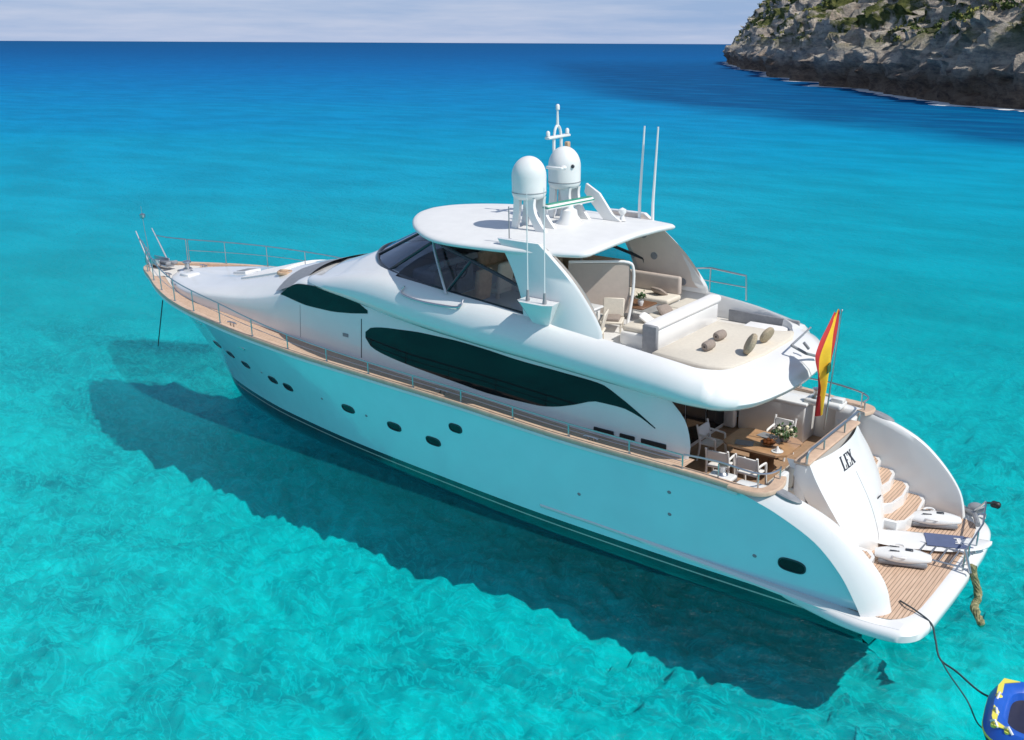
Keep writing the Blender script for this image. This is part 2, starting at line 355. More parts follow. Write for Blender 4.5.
    for i in range(n + 1):
        row = []
        for j in range(n + 1):
            x, y = ax(i, 12), ax(j, 6); q = Vector((x * .30, y * .34, 0)); wq = noise.noise_vector(q * .7) * .9
            z = .38 * noise.noise(q * .9 + wq) + .25 * (1 - 2 * abs(noise.noise(q * 2.1 + wq * 2.2))) + .20 * (1 - 2 * abs(noise.noise(q * 4.6 + wq * 4))) + .12 * (1 - 2 * abs(noise.noise(q * 9.5 + wq * 6))) + .08 * noise.noise(q * 21 + wq * 6)
            row.append(Vector((x, y, -2.45 + z * .95)))
        rows.append(row)
    mb.grid(rows)
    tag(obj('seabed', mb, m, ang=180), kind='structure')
sea()

# ------------------------------------------------------------------ cliff headland
def cliff():
    sh = [(-60, -120), (-25, -150), (8, -172), (42, -189), (75, -222), (106, -268), (139, -317), (168, -358), (205, -425), (250, -500), (292, -575), (318, -635), (300, -700), (240, -780), (120, -860)]
    P = spline([(x, y, 0) for x, y in sh], 900)
    rows = []; ds = [0, .4, .8, 1.2, 1.6, 2, 2.6, 3.4, 4.3, 5.2] + [5.2 + .62 * k + .010 * k * k for k in range(1, 80)]
    zs0 = [-.6, .9, 2.3, 3.8, 5.2, 6.6, 7.8, 8.7, 9.5, 10.2]
    foam_pts = []
    for i, p in enumerate(P):
        t = (P[min(i + 1, len(P) - 1)] - P[max(i - 1, 0)]).normalized(); nrm = Vector((t.y, -t.x, 0)) * 1
        if nrm.dot(Vector((-.84, -.54, 0))) < 0 and i < 690: nrm = -nrm
        nrm = Vector((-t.y, t.x, 0)) if False else nrm
        row = []; slope = .88 + .42 * max(0, min(1, (i - 430) / 200))
        for j, dd in enumerate(ds):
            z = zs0[j] if j < 10 else 10.2 + (dd - 5.2) * (slope - .002 * (dd - 5.2))
            q = p + nrm * dd + Vector((0, 0, z))
            s = 1.0
            cove = noise.noise(Vector((p.x * .035, p.y * .035, 3.1))) * 9 + noise.noise(Vector((p.x * .09, p.y * .09, 1.7))) * 4
            q -= nrm * cove * .8
            f = noise.fractal(Vector((q.x * .06, q.y * .06, q.z * .10)), 1.0, 2.0, 5) * 4.5
            rg = (1 - abs(noise.noise(Vector((q.x * .13, q.y * .13, q.z * .22 + 7))))) ** 3 * 4.2
            rg2 = abs(noise.noise(Vector((q.x * .35, q.y * .35, q.z * .45)))) * 2.6 + abs(noise.noise(Vector((q.x * .9, q.y * .9, q.z * 1.3)))) * 1.5
            fade = min(1, j / 3)
            q += (-nrm) * (f * .6 + rg + rg2) * (.25 + .75 * fade) + Vector((0, 0, (f * .55 + rg2) * fade * (0.3 if j < 10 else 1)))
            if 1 <= j <= 4: q += nrm * (1.6 * math.sin(j / 5 * math.pi)) * (noise.noise(Vector((p.x * .05, p.y * .05, 9))) + .8)   # wave-cut notch
            if j > 4: q.z += 1.1 * math.sin(q.z * 1.5 + 3 * noise.noise(q * .08)) * (.4 + noise.noise(Vector((q.x * .07, q.y * .07, 4))))
            row.append(q)
        rows.append(row); foam_pts.append((row[0].lerp(row[1], .4), -nrm))
    mb = MB(); mb.grid(rows)
    m = bpy.data.materials.new('limestone_cliff'); m.use_nodes = True; nt = m.node_tree; b = nt.nodes['Principled BSDF']; N = nt.nodes.new; K = nt.links.new
    g = N('ShaderNodeNewGeometry'); sp = N('ShaderNodeSeparateXYZ'); K(g.outputs['Position'], sp.inputs[0])
    def nz(scale, det, sz=1, rough=.65, dist=0):
        mp = N('ShaderNodeMapping'); mp.inputs['Scale'].default_value = (1, 1, sz); K(g.outputs['Position'], mp.inputs[0])
        n = N('ShaderNodeTexNoise'); K(mp.outputs[0], n.inputs['Vector']); n.inputs['Scale'].default_value = scale; n.inputs['Detail'].default_value = det; n.inputs['Roughness'].default_value = rough; n.inputs['Distortion'].default_value = dist; return n.outputs[0]
    r1 = N('ShaderNodeValToRGB'); e = r1.color_ramp.elements; e[0].position = .30; e[0].color = (.26, .25, .27, 1); e[1].position = .56; e[1].color = (.93, .83, .69, 1)
    a = e.new(.44); a.color = (.54, .48, .43, 1); a = e.new(.50); a.color = (.78, .68, .56, 1)
    K(nz(.30, 10, 2.6, .80, 0), r1.inputs[0])
    # warm ochre patches
    r2 = N('ShaderNodeValToRGB'); r2.color_ramp.elements[0].position = .52; r2.color_ramp.elements[1].position = .68; K(nz(.10, 5, 1), r2.inputs[0])
    mx = N('ShaderNodeMix'); mx.data_type = 'RGBA'; mx.inputs[7].default_value = (.62, .42, .26, 1); K(r1.outputs[0], mx.inputs[6])
    q = N('ShaderNodeMath'); q.operation = 'MULTIPLY'; q.inputs[1].default_value = .45; K(r2.outputs[0], q.inputs[0]); K(q.outputs[0], mx.inputs[0])
    # dark algae / splash zone near the waterline
    ad = N('ShaderNodeMath'); ad.operation = 'MULTIPLY_ADD'; ad.inputs[1].default_value = 9; K(nz(.12, 5, .3), ad.inputs[0]); 
    ng = N('ShaderNodeMath'); ng.operation = 'MULTIPLY'; ng.inputs[1].default_value = -1; K(sp.outputs[2], ng.inputs[0]); K(ng.outputs[0], ad.inputs[2])
    mr = N('ShaderNodeMapRange'); mr.inputs[1].default_value = -3.6; mr.inputs[2].default_value = .4; K(ad.outputs[0], mr.inputs[0])
    m3 = N('ShaderNodeMix'); m3.data_type = 'RGBA'; m3.blend_type = 'MULTIPLY'; m3.inputs[7].default_value = (.46, .38, .34, 1); K(mr.outputs[0], m3.inputs[0]); K(mx.outputs[2], m3.inputs[6])
    # thin scrub cover on the ledges
    r4 = N('ShaderNodeValToRGB'); r4.color_ramp.elements[0].position = .47; r4.color_ramp.elements[1].position = .54; K(nz(.085, 8, 1.2, .68, .5), r4.inputs[0])
    zz = N('ShaderNodeMapRange'); zz.inputs[1].default_value = 9; zz.inputs[2].default_value = 15; K(sp.outputs[2], zz.inputs[0])
    pr = N('ShaderNodeMath'); pr.operation = 'MULTIPLY'; K(r4.outputs[0], pr.inputs[0]); K(zz.outputs[0], pr.inputs[1])
    gc = N('ShaderNodeValToRGB'); gc.color_ramp.elements[0].color = (.07, .10, .035, 1); gc.color_ramp.elements[0].position = .35; gc.color_ramp.elements[1].color = (.26, .27, .09, 1); gc.color_ramp.elements[1].position = .65; K(nz(.6, 5), gc.inputs[0])
    m5 = N('ShaderNodeMix'); m5.data_type = 'RGBA'; K(pr.outputs[0], m5.inputs[0]); K(m3.outputs[2], m5.inputs[6]); K(gc.outputs[0], m5.inputs[7])
    K(m5.outputs[2], b.inputs['Base Color']); b.inputs['Roughness'].default_value = .95; b.inputs['Specular IOR Level'].default_value = .1
    bp = N('ShaderNodeBump'); bp.inputs['Strength'].default_value = 1; bp.inputs['Distance'].default_value = 3.0; K(nz(.45, 9, 1.2, .82), bp.inputs['Height']); K(bp.outputs[0], b.inputs['Normal'])
    tag(obj('cliff', mb, m, ang=60), kind='structure')
    # scrub clumps of small leaf faces
    lv = MB(); rnd = random.Random(3)
    for k in range(6000):
        i = rnd.randrange(4, 745); j = rnd.randrange(10, 86); p = rows[i][j]
        if noise.noise(Vector((p.x * .045, p.y * .045, p.z * .06 + 4))) < -.10 + rnd.random() * .16: continue
        R = rnd.uniform(.5, 1.5)
        lv.cur = rnd.choice((0, 0, 1))
        for q in range(26):
            dv = Vector((rnd.gauss(0, 1), rnd.gauss(0, 1), abs(rnd.gauss(0, .7)))).normalized() * R * rnd.uniform(.5, 1)
            c = p + dv + Vector((0, 0, .2)); a = Vector((rnd.gauss(0, 1), rnd.gauss(0, 1), rnd.gauss(0, 1))).normalized() * R * .28; bb = a.orthogonal().normalized() * R * .22
            lv.add([c - a, c - bb, c + a, c + bb], [(0, 1, 2, 3)])
    M['scrub1'] = mat('dark_scrub', (.09, .12, .04), .9, spec=.1); M['scrub2'] = mat('olive_scrub', (.26, .26, .08), .9, spec=.1)
    tag(obj('scrub', lv, ['scrub1', 'scrub2'], smooth=False), 'low green scrub growing over the upper slopes of the cliff', 'scrub', kind='stuff')
    # surf line
    fm = MB(); ra = []
    for i, (p, n) in enumerate(foam_pts):
        w = max(.5, 3.2 + 3.4 * noise.noise(Vector((p.x * .06, p.y * .06, 2))) + 2.6 * noise.noise(Vector((p.x * .3, p.y * .3, 5))))
        c = Vector((p.x, p.y, .02)); ra.append([c - n * 1.5, c + n * w * .5 + Vector((0, 0, .05)), c + n * w])
    fm.grid(ra)
    tag(obj('surf_foam', fm, 'foam'), 'thin white line of surf along the foot of the cliff', 'surf', kind='stuff')
cliff()

# ================================================================== the yacht (built in its own frame: x forward, y to port, z up)
yacht = thing('motor_yacht', (0, 0, 0), 'large white flybridge motor yacht at anchor with teak decks and two satellite domes', 'yacht')
Y = yacht
_ws = pchip([1.4, 4.3, 5.4, 8.7, 14, 17, 19.3, 20.8, 22.3, 24.2, 25.9, 27.8, 28.6, 29.1, 29.33], [3.08, 3.08, 3.14, 3.22, 3.25, 3.25, 3.2, 3.12, 3.0, 2.62, 2.02, 1.1, .72, .38, 0.0])
_zs = pchip([4.3, 5.4, 8.7, 12, 14.85, 17.6, 19.3, 20.8, 22.3, 24.2, 25.9, 27.8, 29.33], [2.53, 2.6, 2.67, 2.82, 2.9, 2.98, 3.06, 3.14, 3.25, 3.32, 3.37, 3.4, 3.38])
_zw = pchip([1.55, 1.69, 2.04, 2.6, 3.36, 4.3], [.5, .78, 1.32, 1.84, 2.2, 2.50])
_xw = pchip([1.4, 17, 19.3, 20.8, 22.3, 24.2, 25.9, 27.8, 29.33], [1.4, 17, 19.2, 20.4, 21.5, 22.9, 23.9, 24.7, 25.15])
_ww = pchip([1.4, 5.4, 8.7, 14, 17, 19.2, 20.4, 21.5, 22.9, 23.9, 24.7, 25.15], [2.85, 2.92, 2.88, 2.55, 2.25, 1.95, 1.75, 1.5, 1.12, .78, .36, 0.0])
def zsheer(x): return _zs(x) if x >= 4.3 else _zw(max(x, 1.55))
def hull_pt(x, z, side=1):
    """a point of the hull side at station x (sheer parameter) and height z"""
    zs, ws, xw = zsheer(x), _ws(x), _xw(x); ww = _ww(xw)
    if z >= 0:
        t = min(1, z / _zs(max(x, 4.3))); p = 1.12 + .55 * max(0, min(1, (x - 17) / 9))
        return Vector((xw + (x - xw) * t ** 1.1, side * (ww + (ws - ww) * t ** p), z))
    k = {0: 1}.get(z, None)
    q = min(1, -z / .9)
    return Vector((xw - q * .9 * max(0, (x - 20) / 9), side * ww * (1 - q ** 2.2) ** .6 if q < 1 else 0, z))
def side_normal(x, z, side):
    a = hull_pt(x + .1, z, side) - hull_pt(x - .1, z, side); b = hull_pt(x, z + .1, side) - hull_pt(x, z - .1, side)
    n = a.cross(b).normalized()
    return n if n.y * side > 0 else -n
def yside(xx, z):
    """hull station whose surface passes x = xx at height z"""
    lo, hi = 1.4, 29.33
    for _ in range(30):
        mid = (lo + hi) / 2
        if hull_pt(mid, z).x < xx: lo = mid
        else: hi = mid
    return lo
def build_hull():
    mb = MB(); xs = [1.56 + .10 * i for i in range(28)] + [4.3 + .3 * i for i in range(70)] + [25.3 + .2 * i for i in range(18)] + [28.9, 29.05, 29.2, 29.28, 29.33]
    for side in (1, -1):
        rows = []
        for x in xs:
            top = zsheer(x); zz = [-.9, -.8, -.5, -.25, -.1] + [top * k / 16 for k in range(0, 17)]
            rows.append([hull_pt(x, z, side) for z in zz])
        mb.grid(rows)
    # stern face under the platform
    pts = [hull_pt(1.56, z, s) for s, zl in ((1, [-.9, -.5, -.1, .48]), (-1, [.48, -.1, -.5, -.8])) for z in zl]
    mb.add(pts, [tuple(range(len(pts)))])
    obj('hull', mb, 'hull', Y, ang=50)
build_hull()
# knuckle / spray rail low on the hull, widening aft into the platform lip
for side in (1, -1):
    mb = MB(); rows = []
    for i in range(60):
        x = 9.5 - i * .15; w = .02 + .30 * max(0, min(1, (7.5 - x) / 6.2)) ** 1.5; z = .50 + .13 * max(0, min(1, (x - 2) / 6))
        if x < .75: break
        xx = max(x, 1.5); p = hull_pt(xx, z, side); q = hull_pt(xx, z - .16, side)
        yo = p.y + side * w; cx = x
        if x < 1.5: yo = p.y + side * w * (.6 + .4 * (x - .75) / .75)
        rows.append([Vector((cx, p.y - side * .1, z)), Vector((cx, yo - side * .04, z)), Vector((cx, yo, z - .05)), Vector((cx, yo - side * .02, z - .11)), Vector((cx, q.y - side * .05, z - .16))])
    mb.grid(rows); obj('spray_rail', mb, 'gel', Y)

# quarter shoulders: broad rounded wings falling from the cockpit corner to the platform
OUT = [(4.45, 3.10, 2.50), (3.9, 3.10, 2.36), (3.36, 3.09, 2.18), (2.6, 3.09, 1.82), (2.04, 3.09, 1.30), (1.69, 3.08, .76), (1.55, 3.05, .46)]
INN = [(4.45, 2.60, 2.52), (3.95, 2.60, 2.53), (3.45, 2.60, 2.50), (2.5, 2.60, 2.18), (1.86, 2.58, 1.72), (1.34, 2.52, 1.12), (1.14, 2.46, .46)]
def shoulder(side):
    A = spline(OUT, 30); B = spline(INN, 30); rows = []
    for i in range(31):
        a, b = A[i], B[i]; t = (A[min(i + 1, 30)] - A[max(i - 1, 0)] + B[min(i + 1, 30)] - B[max(i - 1, 0)]).normalized()
        n = Vector((t.z, 0, -t.x)); n = n if n.z - n.x > 0 else -n
        row = []
        for k in range(9):
            f = k / 8; p = a.lerp(b, f) + n * (.13 * math.sin(math.pi * f) ** .7 if 0 < f < 1 else 0) * min(1, .35 + i / 12)
            row.append(p)
        row.append(Vector((b.x, b.y - .02, b.z - .12))); row.append(Vector((b.x, b.y - .02, .44)))
        rows.append([Vector((p.x, p.y * side, p.z)) for p in row])
    mb = MB(); mb.grid(rows)
    return obj('quarter_shoulder', mb, 'gel', Y, ang=60)
for s in (1, -1):
    sh = shoulder(s)
    mb = MB(); c = Vector((3.42, s * 2.75, 2.47)); tl = Matrix.Rotation(rad(-14), 4, 'Y')
    for q, (R, zz) in enumerate(((1, 0), (.78, .03))):
        pass
    pr = []
    for R, zz in ((.36, 0), (.36, .05), (.30, .075), (.02, .08)):
        pr.append([c + tl @ Vector((R * math.cos(a), R * .38 * math.sin(a), zz)) for a in [2 * math.pi * k / 20 for k in range(20)]])
    mb.grid(pr, closed=True); obj('fairlead_hatch', mb, 'grey', Y)

# swimming platform
def plat_outline(off=0):
    pts = [(3.9, 2.70), (3.0, 2.98), (1.9, 3.24), (1.1, 3.24), (.66, 3.10), (.42, 2.65), (.36, 1.6), (.34, .6), (.34, -.6), (.37, -1.5), (.50, -2.3), (.84, -2.86), (1.3, -3.10), (1.9, -3.18), (3.0, -2.98), (3.9, -2.7)]
    out = []
    for x, y in pts:
        sy = 1 if y > 0 else -1
        out.append(Vector((x + off * (1 if x < 1.2 else 0), y - sy * off * (1 if abs(y) > 2.4 else 0), 0)))
    return spline(out, 70)
o1 = plat_outline(); o2 = plat_outline(.06); o3 = plat_outline(.33)
mb = MB(); Z = lambda pts, z: [Vector((p.x, p.y, z)) for p in pts]
mb.grid([Z(o2, .22), Z(o1, .28), Z(o1, .42), Z(o2, .485), Z(o3, .50)])
top = Z(o3, .50); n = len(top)
mb.add(top, [(i, i + 1, n - 2 - i, n - 1 - i) for i in range(n // 2 - 1)])
bt = Z(o2, .22); mb.add(bt, [(i, i + 1, n - 2 - i, n - 1 - i) for i in range(n // 2 - 1)])
plat = obj('swim_platform', mb, 'gel', Y, ang=50)
mb = MB(); tk = [p for p in Z(o3, .506) if p.x < 3.6]; n = len(tk)
tk = [Vector((p.x + .01, p.y * .995, p.z)) for p in tk]
mb.add(tk, [(i, i + 1, n - 2 - i, n - 1 - i) for i in range(n // 2 - 1)]); 
obj('teak_planking', mb, 'teak_y', plat, smooth=False)

# transom garage door with the name
DZ = [(2.70, 3.50, 1.40), (2.45, 3.36, 1.43), (2.2, 3.2, 1.45), (1.9, 3.02, 1.42), (1.6, 2.85, 1.36), (1.3, 2.71, 1.25), (1.0, 2.60, 1.10), (.75, 2.53, .92), (.51, 2.50, .76)]
fx = pchip([a[0] for a in DZ], [a[1] for a in DZ]); fw = pchip([a[0] for a in DZ], [a[2] for a in DZ])
def door_pt(z, f, off=0): return Vector((fx(z) - .22 * (1 - abs(f) ** 2.2) - off, f * fw(z), z))
mb = MB(); rows = []
for i in range(25):
    z = 2.70 - (2.70 - .51) * i / 24
    row = [Vector((fx(z) + .5, -fw(z), z))] + [door_pt(z, -1 + 2 * k / 24) for k in range(25)] + [Vector((fx(z) + .5, fw(z), z))]
    rows.append(row)
mb.grid(rows); tdoor = obj('transom_door', mb, 'gel', Y, ang=35)
mb = MB(); mb.tube([door_pt(2.15 - 1.5 * k / 20, -.0 - .0 * k, .001) for k in range(21)], .006, 5)
obj('seam', mb, 'grey', tdoor)
mb = MB(); mb.box(door_pt(1.42, -.42, .02), (.03, .20, .05), ry=rad(-25)); obj('latch', mb, 'dkmetal', tdoor)
# name letters, each stroke a slim raised bar (italic serif L E X)
mb = MB()
def dstroke(p, q, w=.035):
    a = door_pt(2.30 + p[1] * .8, (-p[0] * .8) / 1.44 + .13, .012); b = door_pt(2.30 + q[1] * .8, (-q[0] * .8) / 1.44 + .13, .012); w *= .8; m_ = (a + b) / 2; dv = (b - a); n_ = Vector((-1, 0, .45)).normalized(); sd = dv.cross(n_).normalized() * w
    ct = [a - sd, a + sd, b + sd, b - sd]; mb.prism([c for c in ct], n_ * -.014)
SC = 1.0; sl_ = .18
for (ax, az, bx_, bz, w) in [
    (-.30, 0, -.30, .30, .034), (-.37, .0, -.14, .0, .014), (-.15, 0, -.13, .09, .014), (-.36, .30, -.23, .30, .014),
    (-.03, 0, -.03, .30, .034), (-.09, 0, .13, 0, .014), (-.09, .30, .13, .30, .014), (-.03, .15, .08, .15, .014), (.13, 0, .14, .08, .014), (.13, .30, .13, .23, .014),
    (.22, .30, .42, 0, .034), (.23, 0, .40, .30, .016), (.17, .30, .28, .30, .013), (.36, .30, .46, .30, .013), (.18, 0, .28, 0, .013), (.36, 0, .47, 0, .013)]:
    dstroke(((ax + az * sl_) * .95, az * 1.05), ((bx_ + bz * sl_) * .95, bz * 1.05), w)
obj('name_lettering', mb, 'ink', tdoor, smooth=False)

# stairs either side of the door, down to the platform
for s in (1, -1):
    for k, (x0, x1, z) in enumerate(((3.9, 3.28, 1.50), (3.3, 2.92, 1.26), (2.94, 2.56, 1.02), (2.58, 2.16, .77))):
        yi = fw(max(.6, z - .1)) - .06 if k else 1.3; yo = 2.60
        pts = [(x0, yi * .96), (x1 + .02, yi), (x1 - .13, yi + .22), (x1 - .20, (yi + yo) / 2), (x1 - .13, yo - .25), (x1 + .02, yo), (x0, yo)]
        poly = [Vector((x, y * s, .45)) for x, y in pts]
        mb = MB(); mb.prism(poly, (0, 0, z - .45)); st = obj('stair_step', mb, 'gel', Y, smooth=False)
        ins = [(x0 - .02, yi + .10), (x1 + .08, yi + .10), (x1 - .07, yi + .26), (x1 - .14, (yi + yo) / 2), (x1 - .07, yo - .29), (x1 + .08, yo - .08), (x0 - .02, yo - .08)]
        mb = MB(); mb.prism([Vector((x, y * s, z)) for x, y in ins], (0, 0, .012)); obj('teak_tread', mb, 'teak_y', st, smooth=False)

# decks
def strip(xs, yin, yout, z, name, m, parent=Y, both=True):
    for s in ((1, -1) if both else (1,)):
        mb = MB(); mb.grid([[Vector((x, s * (yin(x) + (yout(x) - yin(x)) * k / 3), z(x))) for k in range(4)] for x in xs])
        o = obj(name, mb, m, parent, smooth=False)
_hw = pchip([5.6, 8, 14, 16, 18, 19.5, 21.3, 23.4, 24.8, 26.0, 26.8, 27.15, 27.3], [2.46, 2.52, 2.54, 2.46, 2.36, 2.27, 2.24, 2.18, 1.90, 1.42, .92, .5, .0])
xr = [5.7 + .3 * i for i in range(77)]
strip(xr, lambda x: max(0, _hw(x) - .1) if x < 27.3 else 0, lambda x: _ws(x) - .03, lambda x: _zs(x) - .05, 'side_deck', 'teak')
mb = MB(); mb.grid([[Vector((x, (_ws(x) - (.55 if x < 27.5 else .2)) * k / 4, _zs(x) - .042)) for k in range(-4, 5)] for x in [25.2 + .25 * i for i in range(16)] + [29.2]])
obj('foredeck', mb, 'nonslip', Y, smooth=False)
# teak cap rail on the toe rail
for s in (1, -1):
    mb = MB(); rows = []
    xs = [4.3 + .25 * i for i in range(96)] + [28.25, 28.5, 28.75, 29.0, 29.15, 29.25, 29.31]
    for x in xs:
        z = _zs(x); w = _ws(x); c = Vector((x, s * w, z)); tx = Vector((.05, s * (_ws(min(x + .05, 29.33)) - w), 0)).normalized(); nn = Vector((-tx.y, tx.x, 0)); nn = nn if nn.y * s > 0 else -nn
        rows.append([c + nn * .05 + Vector((0, 0, -.05)), c + nn * .06, c + nn * .04 + Vector((0, 0, .05)), c - nn * .12 + Vector((0, 0, .05)), c - nn * .14, c - nn * .13 + Vector((0, 0, -.08))])
    mb.grid(rows); obj('cap_rail', mb, 'teakrail', Y)
    mb = MB(); rows = []
    for x in xs:
        z = _zs(x); w = _ws(x); rows.append([Vector((x, s * (w + .01), z - .16)), Vector((x, s * (w + .045), z - .14)), Vector((x, s * (w + .045), z - .07)), Vector((x, s * (w + .01), z - .05))])
    mb.grid(rows); obj('rubbing_strake', mb, 'gelm', Y)
    # cap rail curling inboard round the cockpit corner
    mb = MB(); pts = spline([(4.5, s * 3.08, 2.56), (4.1, s * 3.07, 2.55), (3.82, s * 2.98, 2.56), (3.68, s * 2.78, 2.60), (3.68, s * 2.5, 2.63), (3.74, s * 2.30, 2.65)], 24)
    rows = []
    for i, p in enumerate(pts):
        t = (pts[min(i + 1, 24)] - pts[max(i - 1, 0)]).normalized(); nn = Vector((-t.y, t.x, 0)) * .13
        rows.append([p + nn - Vector((0, 0, .06)), p + nn, p + nn * .85 + Vector((0, 0, .03)), p - nn * .85 + Vector((0, 0, .03)), p - nn, p - nn - Vector((0, 0, .06))])
    mb.grid(rows); obj('corner_cap', mb, 'teakrail', Y)

# cockpit
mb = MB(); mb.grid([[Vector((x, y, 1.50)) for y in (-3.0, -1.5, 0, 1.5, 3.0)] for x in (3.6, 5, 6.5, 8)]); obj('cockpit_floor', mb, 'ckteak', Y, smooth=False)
for s in (1, -1):
    mb = MB(); rows = []
    for x in [3.7 + .25 * i for i in range(12)]:
        w = _ws(x) - .12; rows.append([Vector((x, s * w, 2.54)), Vector((x, s * (w - .04), 2.50)), Vector((x, s * (w - .05), 1.5))])
    mb.grid(rows); obj('bulwark_lining', mb, 'gelm', Y)
    mb = MB(); mb.box((3.86, s * 2.0, 2.02), (.14, .62, 1.05), bev=.03); obj('cockpit_gate', mb, 'gelm', Y)
mb = MB(); mb.box((6.0, -2.62, 2.0), (1.8, .75, 1.0), bev=.05, seg=3); mb.box((6.0, -2.60, 2.55), (1.9, .85, .08), bev=.03, seg=2); obj('side_locker', mb, 'gel', Y)
mb = MB(); mb.box((4.72, -2.55, 2.62), (.95, .5, .16), bev=.06, seg=3); mb.cur = 0; mb.box((4.4, -2.55, 2.74), (.3, .22, .12), bev=.03, seg=2); obj('winch_cover', mb, 'gel', Y)
mb = MB(); mb.lathe((4.95, -2.50, 2.70), [(.13, 0), (.12, .04), (.07, .08), (.07, .18), (.10, .22), (.10, .25), (0, .26)]); obj('winch', mb, 'steel', Y)
mb = MB(); mb.lathe((4.9, 2.62, 2.50), [(.13, 0), (.12, .04), (.07, .08), (.07, .18), (.10, .22), (.10, .25), (0, .26)]); obj('winch', mb, 'steel', Y)
mb = MB(); mb.box((4.9, 2.66, 2.47), (.55, .42, .10), bev=.04, seg=3); obj('winch_plinth', mb, 'gel', Y)
# aft bench
mb = MB(); mb.box((4.0, 0, 1.68), (.75, 2.9, .36), bev=.04); mb.box((3.66, 0, 2.05), (.30, 2.86, 1.2), bev=.04); bench = obj('aft_bench', mb, 'gel', Y)
mb = MB()
for y in (-.97, 0, .97): mb.box((4.08, y, 1.95), (.68, .95, .16), bev=.05, seg=3)
obj('seat_cushion', mb, 'cream', bench)
mb = MB()
for y in (-.97, 0, .97): mb.box((3.88, y, 2.28), (.16, .95, .52), bev=.06, seg=3, ry=rad(-8))
obj('back_cushion', mb, 'cream', bench)
mb = MB(); mb.box((3.63, 0, 2.70), (.36, 3.0, .07), bev=.03, seg=3); obj('teak_top', mb, 'teakrail', bench)
rail = spline([(3.52, 1.5, 2.72), (3.50, 1.46, 2.98), (3.50, .9, 3.0), (3.5, -.9, 3.0), (3.5, -1.46, 2.98), (3.52, -1.5, 2.72)], 30)
mb = MB(); mb.tube(rail, .028, 8)
for y in (-.6, .6): mb.tube([(3.5, y, 2.72), (3.5, y, 3.0)], .018)
obj('transom_rail', mb, 'steel', Y)

# deckhouse
def htop(x): return pchip([5.6, 15, 17.5, 18.6, 19.5, 21.3, 22.8, 24.3, 26, 27.3], [4.2, 4.45, 4.72, 4.70, 4.24, 3.86, 3.70, 3.58, 3.48, 3.42])(x)
def hcen(x): return pchip([5.6, 17, 18.6, 19.6, 20.5, 21.5, 22.8, 24, 25, 26.2, 27.3], [4.3, 4.84, 4.82, 4.74, 4.58, 4.32, 3.98, 3.74, 3.60, 3.52, 3.45])(x)
def hy(x, z): return _hw(x) * (1 - .035 * (z - 2.6))
mb = MB(); rows = []
for x in [7.15 + .35 * i for i in range(35)] + [19.3 + .18 * i for i in range(43)] + [27.0, 27.12, 27.2, 27.27, 27.3]:
    b0 = _zs(x) - .08; zt = htop(x); zc = hcen(x); w = _hw(x); row = []
    half = [(hy(x, b0) if w > 0 else 0, b0), (hy(x, b0 + (zt - b0) * .5), b0 + (zt - b0) * .5), (hy(x, zt - .10), zt - .10), (hy(x, zt) * .985, zt - .03), (hy(x, zt) * .95, zt + .015 + .0 * zc)]
    for k in (.85, .7, .5, .3, .15): half.append((hy(x, zt) * k, zt + .03 + (zc - zt) * (1 - k * k) * 1.0))
    half.append((0, zc))
    row = [Vector((x, y, z)) for y, z in half] + [Vector((x, -y, z)) for y, z in half[-2::-1]]
    rows.append(row)
mb.grid(rows); house = obj('deckhouse', mb, 'gel', Y, ang=38)
# aft wings of the house sides, curved trailing edge
for s in (1, -1):
    prof = [(6.05, 2.55), (6.05, 4.18), (6.62, 4.18)][:2]
    cur = spline([(6.55, 0, 4.18), (6.42, 0, 3.85), (5.98, 0, 3.42), (5.80, 0, 2.9), (5.82, 0, 2.55)], 14)
    mb = MB(); rows = []
    for p in cur:
        rows.append([Vector((7.2, s * hy(7.2, p.z), p.z)), Vector((p.x + .06, s * hy(6, p.z), p.z)), Vector((p.x, s * (hy(6, p.z) - .04), p.z)), Vector((p.x + .05, s * (hy(6, p.z) - .10), p.z)), Vector((7.2, s * (hy(7.2, p.z) - .10), p.z))])
    mb.grid(rows); obj('house_wing', mb, 'gel', Y, ang=50)
# salon bulkhead with dark sliding doors
mb = MB(); mb.box((7.30, 0, 2.85), (.10, 4.7, 2.7), bev=.01); bk = obj('salon_bulkhead', mb, 'gelm', Y)
mb = MB()
for y in (-1.65, -.55, .55, 1.65): mb.box((7.235, y, 2.72), (.03, 1.04, 2.2), bev=.01)
obj('sliding_door', mb, 'glass', bk)
for y in (-2.2, 2.2):
    mb = MB(); mb.box((7.1, y, 2.85), (.34, .22, 2.65), bev=.06, seg=3); obj('pillar', mb, 'gel', Y)
